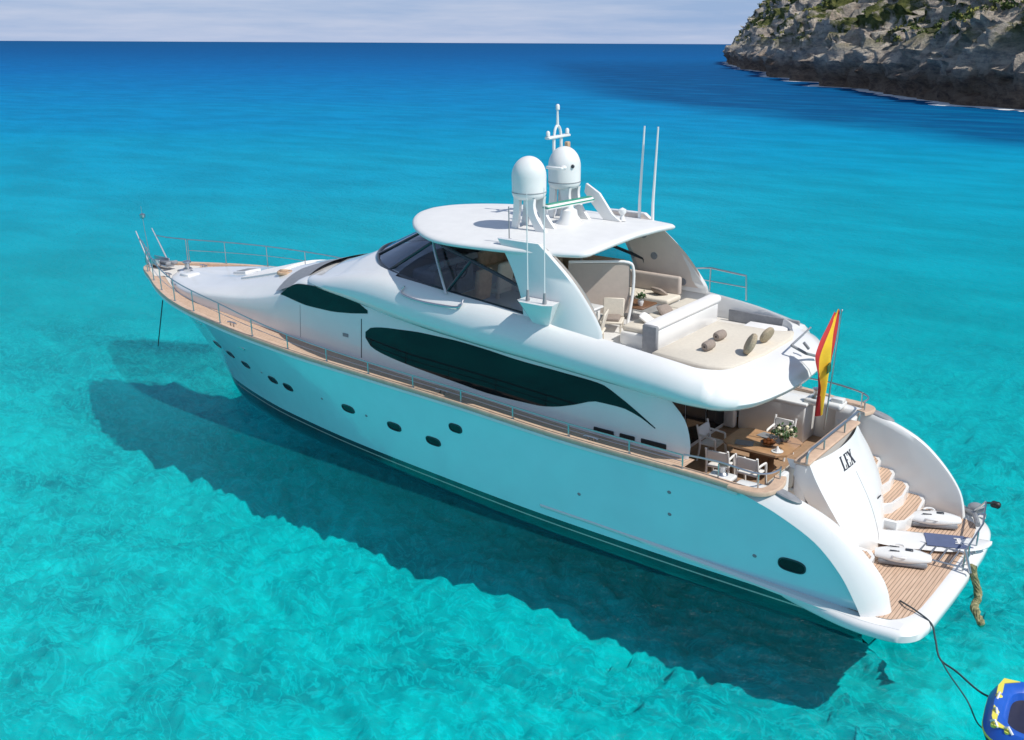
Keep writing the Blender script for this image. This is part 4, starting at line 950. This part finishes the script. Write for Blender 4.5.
mb = MB(); mb.tube([(13.55 + .0, .9 + .24 * math.cos(a), 5.5 + .24 * math.sin(a)) for a in [2 * math.pi * k / 24 for k in range(25)]], .02, 6); mb.tube([(13.55, .68, 5.5), (13.55, 1.12, 5.5)], .015); mb.tube([(13.55, .9, 5.5), (13.85, .9, 5.45)], .03); obj('steering_wheel', mb, 'black', hc)
for y in (.45, 1.35):
    mb = MB(); mb.lathe((12.7, y, 4.36), [(.2, 0), (.06, .05), (.06, .5), (.15, .55)], 12); mb.box((12.7, y, 5.0), (.55, .6, .16), bev=.06, seg=3); mb.box((12.43, y, 5.38), (.16, .58, .75), bev=.07, seg=3, ry=rad(-8)); obj('helm_seat', mb, 'tan' if y > 1 else 'cream', Y)
mb = MB(); mb.box((12.4, -2.28, 5.12), (3.9, .10, .85), bev=.04, seg=2); obj('side_lining', mb, 'tan', Y)
mb = MB(); mb.box((13.2, -1.15, 4.72), (1.9, 1.5, .74), bev=.06, seg=2); lg = obj('companion_lounge', mb, 'gel', Y)
mb = MB(); mb.box((13.2, -1.15, 5.14), (1.8, 1.42, .14), bev=.05, seg=3); mb.box((13.2, -1.86, 5.42), (1.9, .16, .5), bev=.06, seg=3); mb.box((14.1, -1.15, 5.40), (.16, 1.4, .45), bev=.06, seg=3); obj('lounge_pad', mb, 'tan', lg)
# bright bent pole standing by the stair opening, and the grab post
mb = MB(); mb.tube(spline([(10.3, .60, 6.05), (9.6, .20, 6.07), (9.12, -.22, 6.04), (9.0, -.32, 5.85), (8.98, -.28, 5.3), (8.95, -.1, 4.8), (8.9, .15, 4.36)], 20), .038, 8); obj('stair_hoop', mb, 'gel', Y)
pn = [(10.3, .62), (9.9, .42), (9.5, .12), (9.08, -.25)]
mb = MB(); mb.grid([[Vector((x, y - k, z)) for x, y in pn] for k, z in ((0, 4.75), (0, 5.2), (0, 5.7), (0, 6.02), (.05, 6.02), (.05, 5.2), (.05, 4.75))]); obj('stair_screen', mb, 'panel', Y)
mb = MB(); mb.tube([(8.6, 1.9, 4.36), (8.6, 1.9, 5.35)], .02); obj('grab_post', mb, 'steel', Y)
mb = MB(); mb.tube([(10.2, .2, 4.36), (10.2, .2, 6.74)], .03); obj('roof_pole', mb, 'steel', Y)
# folding swim ladder and gangway gear on the platform
mb = MB()
for y in (-.25, .45): mb.tube([(1.55, y - .25, .62), (.45, y - .35, .62)], .02, 6)
for k in range(5): mb.tube([(.5 + .23 * k, .12, .63), (.5 + .23 * k, -.62, .63)], .018, 6)
obj('swim_ladder', mb, 'steel', Y)
mb = MB()
for y in (-.95, -.30, .02): mb.tube([(.48, y, .5), (.48, y, 1.02)], .02)
mb.tube([(.75, -2.6, 1.0), (.50, -1.4, 1.02), (.46, .05, 1.02)], .022, 6); mb.tube([(.48, .05, 1.02), (.30, .12, .55)], .03); mb.tube([(1.1, -2.75, .5), (.75, -2.6, 1.0)], .03); obj('platform_handrail', mb, 'steel', Y)
mb = MB(); mb.tube([(1.35, -3.0, .55), (.95, -2.6, .62), (.75, -2.1, .62)], .06, 8); mb.ell((1.0, -2.9, .66), (.20, .16, .12), 14, 8); obj('platform_fender', mb, 'grey', Y)
mb = MB(); mb.box((.62, -3.02, .80), (.22, .15, .15), bev=.04); mb.tube([(.75, -2.6, .98), (.62, -3.02, .84)], .025); obj('stern_light', mb, 'black', Y)

# ================================================================== loose things aboard
def T(name, base, label, cat, group=None, rz=0): return thing(name, base, label, cat, group, rz)
# dining table
t = T('dining_table', (5.25, -.15, 1.50), 'varnished teak dining table with clipped corners on the shaded aft cockpit', 'table')
tp = [(-.80, -.45), (-.60, -.62), (.60, -.62), (.80, -.45), (.80, .45), (.60, .62), (-.60, .62), (-.80, .45)]
mb = MB(); mb.prism([(x, y, .70) for x, y in tp], (0, 0, .05)); obj('tabletop', mb, 'tablewood', t, smooth=False)
mb = MB(); mb.box((0, 0, .62), (1.1, .8, .14), bev=.01); mb.box((0, 0, .3), (.5, .35, .60), bev=.03); obj('pedestal', mb, 'brown', t)
# armchairs
def chair(base, rz, label):
    t = T('armchair', base, label, 'chair', 'folding armchairs around the cockpit table', rz)
    mb = MB(); mb.box((0, 0, .45), (.46, .48, .05), bev=.02, seg=2); obj('seat', mb, 'white_fab', t)
    mb = MB(); mb.box((-.24, 0, .72), (.04, .46, .30), bev=.015, ry=rad(-10)); obj('backrest', mb, 'white_fab', t)
    for s in (-1, 1):
        mb = MB(); mb.tube(spline([(-.26, s * .26, .0), (-.20, s * .26, .35), (-.22, s * .26, .62), (-.30, s * .26, .92)], 10), .028, 6); obj('leg', mb, 'white_fab', t)
        mb = MB(); mb.tube(spline([(.28, s * .26, .0), (.22, s * .26, .35), (.20, s * .26, .60), (.14, s * .26, .66), (-.24, s * .26, .68)], 12), .028, 6); obj('leg', mb, 'white_fab', t)
    return t
chair((5.0, .95, 1.50), rad(-90), 'white armchair at the port side of the teak table, nearest the stern')
chair((5.75, 1.0, 1.50), rad(-82), 'white armchair at the port side of the teak table, nearest the deckhouse')
chair((6.5, -.05, 1.50), rad(180), 'white armchair at the forward head of the teak table')
chair((5.3, -1.25, 1.50), rad(90), 'white armchair in the shade on the far side of the teak table')
# flowers, fruit, napkin
t = T('flower_arrangement', (4.85, -.45, 2.25), 'low arrangement of green leaves and pale flowers on the teak table', 'flowers')
mb = MB(); mb.lathe((0, 0, 0), [(.07, 0), (.10, .05), (.12, .12), (.10, .12)], 14); obj('vase', mb, 'grey', t)
rnd = random.Random(5); lf = MB(); fl = MB()
for k in range(150):
    a = rnd.uniform(0, 6.28); e = rnd.uniform(.1, 1.5); R = rnd.uniform(.10, .30); c = Vector((R * math.cos(a) * math.cos(e * .6), 1.2 * R * math.sin(a) * math.cos(e * .6), .14 + R * math.sin(e) * .8))
    a1 = Vector((rnd.gauss(0, 1), rnd.gauss(0, 1), rnd.gauss(0, 1))).normalized() * .055; b1 = a1.orthogonal().normalized() * .03; lf.add([c - a1, c - b1, c + a1, c + b1], [(0, 1, 2, 3)])
for k in range(16):
    a = rnd.uniform(0, 6.28); R = rnd.uniform(.05, .26); fl.ell((R * math.cos(a), R * math.sin(a), .24 + rnd.uniform(-.06, .12)), (.045, .045, .035), 8, 5)
obj('leaves', lf, 'green', t, smooth=False); obj('petals', fl, 'flower', t)
t = T('fruit_bowl', (5.05, .0, 2.25), 'small bowl of orange fruit near the middle of the teak table', 'bowl')
mb = MB(); mb.lathe((0, 0, 0), [(.06, 0), (.16, .06), (.18, .09), (.15, .07), (.02, .02)], 18); obj('bowl', mb, 'brown', t)
mb = MB()
for k in range(6):
    a = k * 1.05; mb.ell((.08 * math.cos(a), .08 * math.sin(a), .10), (.045, .045, .045), 10, 6)
mb.ell((0, 0, .15), (.045, .045, .045), 10, 6); obj('fruit', mb, 'orange', t)
t = T('serving_plate', (4.72, .22, 2.25), 'white folded napkin on a plate at the sunlit end of the teak table', 'plate')
mb = MB(); mb.lathe((0, 0, 0), [(.08, 0), (.14, .015), (.13, .02), (.01, .01)], 18); obj('plate', mb, 'gel', t)
mb = MB(); mb.lathe((0, 0, .012), [(.07, 0), (.05, .05), (.01, .13)], 7); obj('napkin', mb, 'white_fab', t)
for (p, rz, lab) in (((5.55, .2, 2.25), .3, 'grey placemat at the shaded forward end of the teak table'), ((5.3, -.50, 2.25), -.2, 'grey placemat on the far side of the teak table')):
    mb = MB(); mb.box((0, 0, .008), (.42, .30, .012), bev=.004); o = obj('placemat', mb, 'grey'); onboat(o, p, rz); tag(o, lab, 'placemat', 'placemats on the cockpit table')
# cushions on the aft bench
def cushion(name, base, size, rz, ry, m, label, group):
    mb = MB(); rows = []; n = 14
    for sgn in (1, -1):
        g = []
        for i in range(n + 1):
            row = []
            for j in range(n + 1):
                a, b = 2 * i / n - 1, 2 * j / n - 1
                h = max(0, (1 - a ** 4) * (1 - b ** 4)) ** .6 * size[2] / 2 * sgn
                pin = 1 - .10 * (a * a * b * b); row.append(Vector((a * size[0] / 2 * pin, b * size[1] / 2 * pin, size[2] / 2 + h)))
            g.append(row)
        mb.grid(g)
    o = obj(name, mb, m); o.matrix_world = RH @ Matrix.Translation(base) @ Matrix.Rotation(rz, 4, 'Z') @ Matrix.Rotation(ry, 4, 'Y'); return tag(o, label, 'cushion', group)
cushion('throw_cushion', (4.05, -.75, 2.04), (.42, .42, .14), .3, rad(-55), 'white_fab', 'white square cushion propped on the aft bench towards starboard', 'cushions on the aft bench')
cushion('throw_cushion', (4.0, .55, 2.04), (.36, .50, .12), 0, rad(-50), 'taupe', 'grey brown cushion propped on the aft bench towards port', 'cushions on the aft bench')
# pillows and poufs on the sunpad
for (b, rz, lab) in (((6.27, .85, 4.585), .3, 'grey brown bolster pillow on the cream sunpad, nearest the viewer'), ((6.42, -.0, 4.585), .3, 'grey brown bolster pillow on the cream sunpad, nearer the white bench')):
    mb = MB(); mb.lathe((0, 0, .11), [(.02, -.18), (.08, -.175), (.105, -.14), (.115, 0), (.105, .14), (.08, .175), (.02, .18)], 18, 'x'); o = obj('bolster_pillow', mb, 'taupe'); onboat(o, b, rz + 1.2); tag(o, lab, 'pillow', 'bolster pillows on the sunpad')
for (b, rz, lab) in (((5.48, .62, 4.585), .5, 'round straw hat pillow standing on the aft edge of the sunpad, larger of the two'), ((5.52, -.42, 4.585), -.2, 'straw coloured round pillow on the aft edge of the sunpad, nearer the flag')):
    mb = MB(); k = 1 if b[1] > 0 else .82; rows = [(.01, -.09), (.16, -.085), (.24, -.05), (.26, 0), (.24, .05), (.16, .085), (.01, .09)]
    mb.lathe((0, 0, .25 * k), [(q * k, z * k) for q, z in rows], 22, 'x'); o = obj('round_pillow', mb, 'rattan'); o.matrix_world = RH @ Matrix.Translation(b) @ Matrix.Rotation(rz, 4, 'Z') @ Matrix.Rotation(rad(-25), 4, 'Y'); tag(o, lab, 'pillow', 'round straw pillows on the sunpad')
mb = MB(); mb.box((0, 0, .05), (1.05, .62, .14), bev=.04, seg=3); o = obj('folded_mat', mb, 'white_fab'); onboat(o, (6.15, -1.90, 4.36), .05); tag(o, 'folded white towel mat on the flybridge deck beside the sunpad', 'mat')
# fly table and things around it
t = T('low_table', (9.3, -.75, 4.35), 'low brown wooden table in front of the flybridge sofa', 'table')
mb = MB(); mb.box((0, 0, .50), (1.1, .75, .05), bev=.02); obj('tabletop', mb, 'brown', t)
mb = MB(); mb.lathe((0, 0, 0), [(.22, 0), (.20, .03), (.05, .06), (.05, .48)], 14); obj('pedestal', mb, 'steel', t)
for (b, m, lab) in (((9.6, -.85, 4.875), 'flower', 'pale vase of flowers on the brown flybridge table'), ((8.95, -.62, 4.875), 'green', 'small green plant on the brown flybridge table')):
    t = T('potted_plant', b, lab, 'plant'); mb = MB(); mb.lathe((0, 0, 0), [(.05, 0), (.08, .10), (.07, .14), (.01, .13)], 12); obj('pot', mb, 'gel', t)
    mb = MB()
    for k in range(60):
        c = Vector((rnd.gauss(0, .07), rnd.gauss(0, .07), .2 + abs(rnd.gauss(0, .07)))); a1 = Vector((rnd.gauss(0, 1), rnd.gauss(0, 1), rnd.gauss(0, 1))).normalized() * .045; b1 = a1.orthogonal().normalized() * .025; mb.add([c - a1, c - b1, c + a1, c + b1], [(0, 1, 2, 3)])
    obj('leaves', mb, m, t, smooth=False)
cushion('throw_cushion', (8.1, .55, 4.88), (.42, .42, .14), .3, rad(-35), 'white_fab', 'white square cushion at the port end of the flybridge bench', 'cushions on the flybridge seats')
cushion('throw_cushion', (8.1, -.35, 4.88), (.42, .42, .14), -.3, rad(-35), 'taupe', 'dark cushion in the middle of the flybridge bench', 'cushions on the flybridge seats')
cushion('throw_cushion', (9.1, -1.75, 4.90), (.42, .42, .14), 1.3, rad(-35), 'taupe', 'dark cushion on the aft end of the starboard flybridge sofa', 'cushions on the flybridge seats')
cushion('throw_cushion', (10.6, -1.75, 4.90), (.42, .42, .14), 1.5, rad(-35), 'white_fab', 'white cushion in the middle of the starboard flybridge sofa', 'cushions on the flybridge seats')
# two tan folding chairs / stools near the stair opening
for (b, rz, lab) in (((8.95, 1.55, 4.35), .4, 'cream lounge chair with brown cushion beside the port arch fin'), ((9.05, .55, 4.35), 2.0, 'cream lounge chair with brown cushion in the middle of the flybridge')):
    t = T('lounge_chair', b, lab, 'chair', 'lounge chairs on the flybridge', rz)
    mb = MB(); mb.box((0, 0, .40), (.55, .55, .06), bev=.02); mb.box((-.27, 0, .66), (.05, .52, .46), bev=.02, ry=rad(-14)); obj('frame', mb, 'cream', t)
    for sx in (-.23, .23):
        for sy in (-.24, .24):
            mb = MB(); mb.tube([(sx, sy, 0), (sx * .9, sy, .38)], .022, 6); obj('leg', mb, 'cream', t)
    mb = MB(); mb.box((.02, 0, .47), (.42, .40, .09), bev=.03, seg=3); obj('seat_pad', mb, 'taupe', t)
# objects on the coachroof
mb = MB(); mb.tube(spline([(.25, .0, .07), (.1, .15, .07), (-.15, .1, .07), (-.2, -.12, .07), (.05, -.2, .07), (.22, -.05, .09), (.05, .06, .12), (-.1, -.03, .12)], 40), .06, 8); o = obj('towel', mb, 'tan'); onboat(o, (20.55, 1.05, 4.40), 0); tag(o, 'crumpled tan towel on the white coachroof ahead of the windscreen', 'towel')

# paddleboard
def board(L_, W_, th):
    rows = []
    for i in range(33):
        t = i / 32; x = (t - .5) * L_; w = W_ / 2 * max(.0, 1 - abs(2 * t - 1) ** 2.6) ** .55 + .004; rk = .10 * abs(2 * t - 1) ** 3
        rows.append([Vector((x, w * c, rk + th * (.5 + .5 * sgn * s_ if False else .5 + .5 * s_))) for c, s_, sgn in [(math.cos(a), math.sin(a), 1) for a in [2 * math.pi * k / 16 for k in range(16)]]])
    return MB().grid(rows, closed=True)
t = T('paddleboard', (1.60, -.62, .52), 'white paddleboard with a slate blue deck pad lying across the swim platform', 'paddleboard', rz=rad(24))
bd = obj('board', board(3.0, .82, .12), 'gel', t)
mb = MB(); mb.box((-.55, 0, .125), (.85, .60, .015), bev=.006); mb.box((-.98, 0, .13), (.22, .5, .018), bev=.006); obj('deck_pad', mb, 'blgrey', bd)
mb = MB()
for x in (-.80, -1.05): 
    for y in (-.12, .12): mb.box((x, y, .145), (.14, .03, .006), bev=0)
    mb.box((x, 0, .145), (.03, .24, .006), bev=0)
obj('pad_pattern', mb, 'white_fab', bd)
# underwater scooters
def scooter(base, rz, label):
    t = T('water_scooter', base, label, 'water scooter', 'white water scooters on the swim platform', rz)
    rows = []
    for i in range(25):
        q = i / 24; x = (q - .5) * 1.15; w = .26 * (math.sin(math.pi * min(1, .12 + q * .80)) ** .55); h = .15 * (math.sin(math.pi * (.10 + q * .80)) ** .7)
        rows.append([Vector((x, w * abs(math.cos(a)) ** .8 * (1 if math.cos(a) > 0 else -1), .16 + h * math.sin(a) * (1 if math.sin(a) > 0 else .8))) for a in [2 * math.pi * k / 18 for k in range(18)]])
    mb = MB(); mb.grid(rows, closed=True); mb.add(rows[0], [tuple(range(18))]); mb.add(rows[-1], [tuple(range(18))]); b = obj('body', mb, 'gel', t)
    mb = MB(); mb.box((0, 0, .07), (1.0, .46, .12), bev=.05, seg=2); obj('keel', mb, 'grey', b)
    mb = MB(); mb.box((.12, 0, .315), (.16, .10, .02), bev=.008); mb.box((-.18, .10, .305), (.20, .03, .02), bev=.006); mb.box((-.18, -.10, .305), (.20, .03, .02), bev=.006); obj('controls', mb, 'dkmetal', b)
    for s in (-1, 1):
        mb = MB(); mb.tube(spline([(.05, s * .20, .22), (.0, s * .30, .26), (-.16, s * .30, .26), (-.22, s * .20, .22)], 12), .025, 6); obj('handle', mb, 'gel', b)
    return t
scooter((1.62, .45, .52), rad(200), 'white water scooter on the teak platform, to port of the paddleboard')
scooter((1.62, -1.72, .52), rad(205), 'white water scooter between the paddleboard and the starboard stairs')

# flag on its staff
t = T('ensign', (3.95, -.52, 2.73), 'red and yellow striped Spanish flag hanging from a short staff at the stern rail', 'flag')
def flag():
    mb = MB(); mb.tube([(0, -.0, 0), (-.12, .05, 1.6), (-.22, .1, 3.12)], [.022, .02, .014], 8); mb.ell((-.222, .1, 3.14), (.03, .03, .03), 8, 6); obj('staff', mb, 'steel', t)
    # cloth grid: u across the three stripes, v from peak to the trailing corner
    R_ = [(2.78, .0, .04), (2.5, .03, .38), (2.2, .06, .72), (1.9, .08, .98), (1.6, .12, .86), (1.25, .20, .62), (.9, .26, .52), (.5, .30, .50), (.22, .32, .46)]
    f0 = pchip([-a[0] for a in R_], [a[1] for a in R_]); f1 = pchip([-a[0] for a in R_], [a[2] + (.12 if 1.2 < a[0] < 2.3 else .02) for a in R_])
    mb = MB(); nv, nu = 50, 24; rows = []
    for i in range(nv + 1):
        z = 2.78 - 2.55 * i / nv; row = []
        for j in range(nu + 1):
            u_ = j / nu; w = f0(-z) + (f1(-z) - f0(-z)) * u_
            fold = .07 * math.sin(u_ * 9 + z * 1.6) * min(1, (2.8 - z) * 1.2)
            row.append(Vector((-.17 + .03 * (2.8 - z) + .10 * u_ + fold - .0, .10 + w, z + .34 + .05 * math.sin(u_ * 6))))
        rows.append(row)
    for i in range(nv):
        z = i / nv
        for j in range(nu):
            u_ = (j + .5) / nu; lo = .22 - .10 * z if z < .55 else .02 + .0 * z; hi = .80 - .38 * max(0, z - .1)
            q = 0 if u_ < (.24 if z < .5 else .24 - .3 * (z - .5)) else (1 if u_ < .78 - .22 * z else 0)
            mb.cur = q; mb.add([rows[i][j], rows[i][j + 1], rows[i + 1][j + 1], rows[i + 1][j]], [(0, 1, 2, 3)])
    fo = obj('flag_cloth', mb, ['red', 'yellow'], t)
    mb = MB(); zi = 27
    c = rows[zi][9]; e = MB(); e.box(c + Vector((-.05, 0, 0)), (.02, .14, .20), bev=.03); e.box(c + Vector((-.05, 0, .13)), (.02, .10, .05), bev=.01); e.box(c + Vector((-.05, -.1, 0)), (.02, .025, .2), bev=.004); e.box(c + Vector((-.05, .1, 0)), (.02, .025, .2), bev=.004)
    obj('coat_of_arms', e, 'green', fo)
flag(); t.scale = (.9, .9, .92)

# towable tube and its lines, weathered rope bundle, anchor chain
def tow_tube():
    c = Vector((-2.18, 4.25, 0.0)); t = thing('towable_tube', c, 'blue inflatable towable tube with yellow trim and dark seat floating astern', 'inflatable tube', rz=rad(8), onboat=False)
    def ring(rx, ry, z, k=4):
        out = []
        for a in [2 * math.pi * q / 40 for q in range(40)]:
            c_, s_ = math.cos(a), math.sin(a); out.append(Vector((rx * abs(c_) ** (2 / k) * (1 if c_ > 0 else -1), ry * abs(s_) ** (2 / k) * (1 if s_ > 0 else -1), z)))
        return out
    mb = MB(); mb.grid([ring(.2, .2, -.10), ring(.85, .80, -.10), ring(1.0, .95, .02), ring(1.07, 1.01, .20)], closed=True); obj('underside', mb, 'tdark', t)
    mb = MB(); mb.grid([ring(1.07, 1.01, .20), ring(1.06, 1.0, .235)], closed=True); obj('yellow_piping', mb, 'tyel', t)
    mb = MB(); mb.grid([ring(1.06, 1.0, .235), ring(1.01, .96, .34), ring(.94, .88, .43), ring(.82, .76, .43), ring(.72, .66, .36), ring(.68, .62, .22)], closed=True); top = obj('upper_deck', mb, 'tblue', t)
    mb = MB(); mb.grid([ring(.69, .63, .24), ring(.5, .45, .17), ring(.01, .01, .20)], closed=True); obj('seat_well', mb, 'tdark', top)
    for s in (-1, 1):
        mb = MB(); mb.prism([Vector((.93, s * .15, .435)), Vector((.84, s * .30, .436)), Vector((.84, s * .62, .436)), Vector((.60, s * .80, .436)), Vector((.86, s * .78, .436)), Vector((.93, s * .5, .435))], (0, 0, .012)); obj('flash_pattern', mb, 'tyel', top, smooth=False)
    hs = [(.95, -.2), (.95, .35), (.93, .75), (.70, .86), (.1, .86), (-.5, .86), (.2, -.86), (-.4, -.86), (-.95, 0)]
    for x, y in hs:
        mb = MB(); mb.lathe((x * .93, y * .93, .40), [(.06, -.02), (.06, .03), (.03, .04), (0, .04)], 12); h = obj('handle_patch', mb, 'tyel', top)
        a = math.atan2(y, x) + 1.57; dx, dy = math.cos(a) * .10, math.sin(a) * .10
        mb = MB(); mb.tube([(x * .93 - dx, y * .93 - dy, .42), (x * .93, y * .93, .50), (x * .93 + dx, y * .93 + dy, .42)], .022, 6); obj('handle_grip', mb, 'gel', h)
tow_tube()
W = lambda p: RH @ Vector(p)
a = W((1.13, 2.05, .53)); b = W((.74, 2.27, .55)); c = W((.40, 2.40, .46))
mb = MB(); mb.tube(spline([a, a.lerp(b, .5) + Vector((0, .04, .03)), b, c, Vector((.25, 2.55, .15)), Vector((.02, 2.97, .02)), Vector((-.35, 3.2, .01)), Vector((-.92, 3.62, .01)), Vector((-1.43, 3.85, .15))], 60), .019, 6); tag(obj('tow_rope', mb, 'rope'), 'dark rope running from the platform corner to the near corner of the blue tube', 'rope')
mb = MB(); mb.tube(spline([Vector((.06, 2.90, .02)), Vector((-.25, 3.35, .01)), Vector((-.75, 4.0, .01)), Vector((-1.10, 4.6, .01)), Vector((-1.42, 4.95, .15))], 50), .013, 6); tag(obj('tow_line', mb, 'rope'), 'thinner dark line trailing in the water to the far side of the blue tube', 'rope')
mb = MB()
pth = spline([W((.32, -.13, .60)), W((.22, -.10, .30)), Vector((.12, .05, .06)), Vector((.05, .35, .03)), Vector((-.02, .75, .03)), Vector((-.25, 1.12, .02))], 36)
for k in range(5):
    mb.tube([p + Vector((.045 * math.cos(k * 1.25 + q * .55), .045 * math.sin(k * 1.25 + q * .55), .03 * math.cos(k + q * .4))) for q, p in enumerate(pth)], [.04 + .022 * math.sin(q * .9 + k) for q in range(37)], 7)
tag(obj('rope_bundle', mb, 'algae'), 'weathered ochre rope bundle hanging from the swim platform rail and trailing on the water', 'rope')
mb = MB(); p0 = W((27.40, .96, 2.5)); p1 = Vector((30.5, -.6, -.08)); 
for k in range(46):
    p = p0.lerp(p1, k / 45); mb.ell(p, (.02, .02, .042), 6, 4)
tag(obj('anchor_chain', mb, 'rope'), 'dark anchor chain hanging from the bow into the water', 'chain')
bpy.context.view_layer.update()
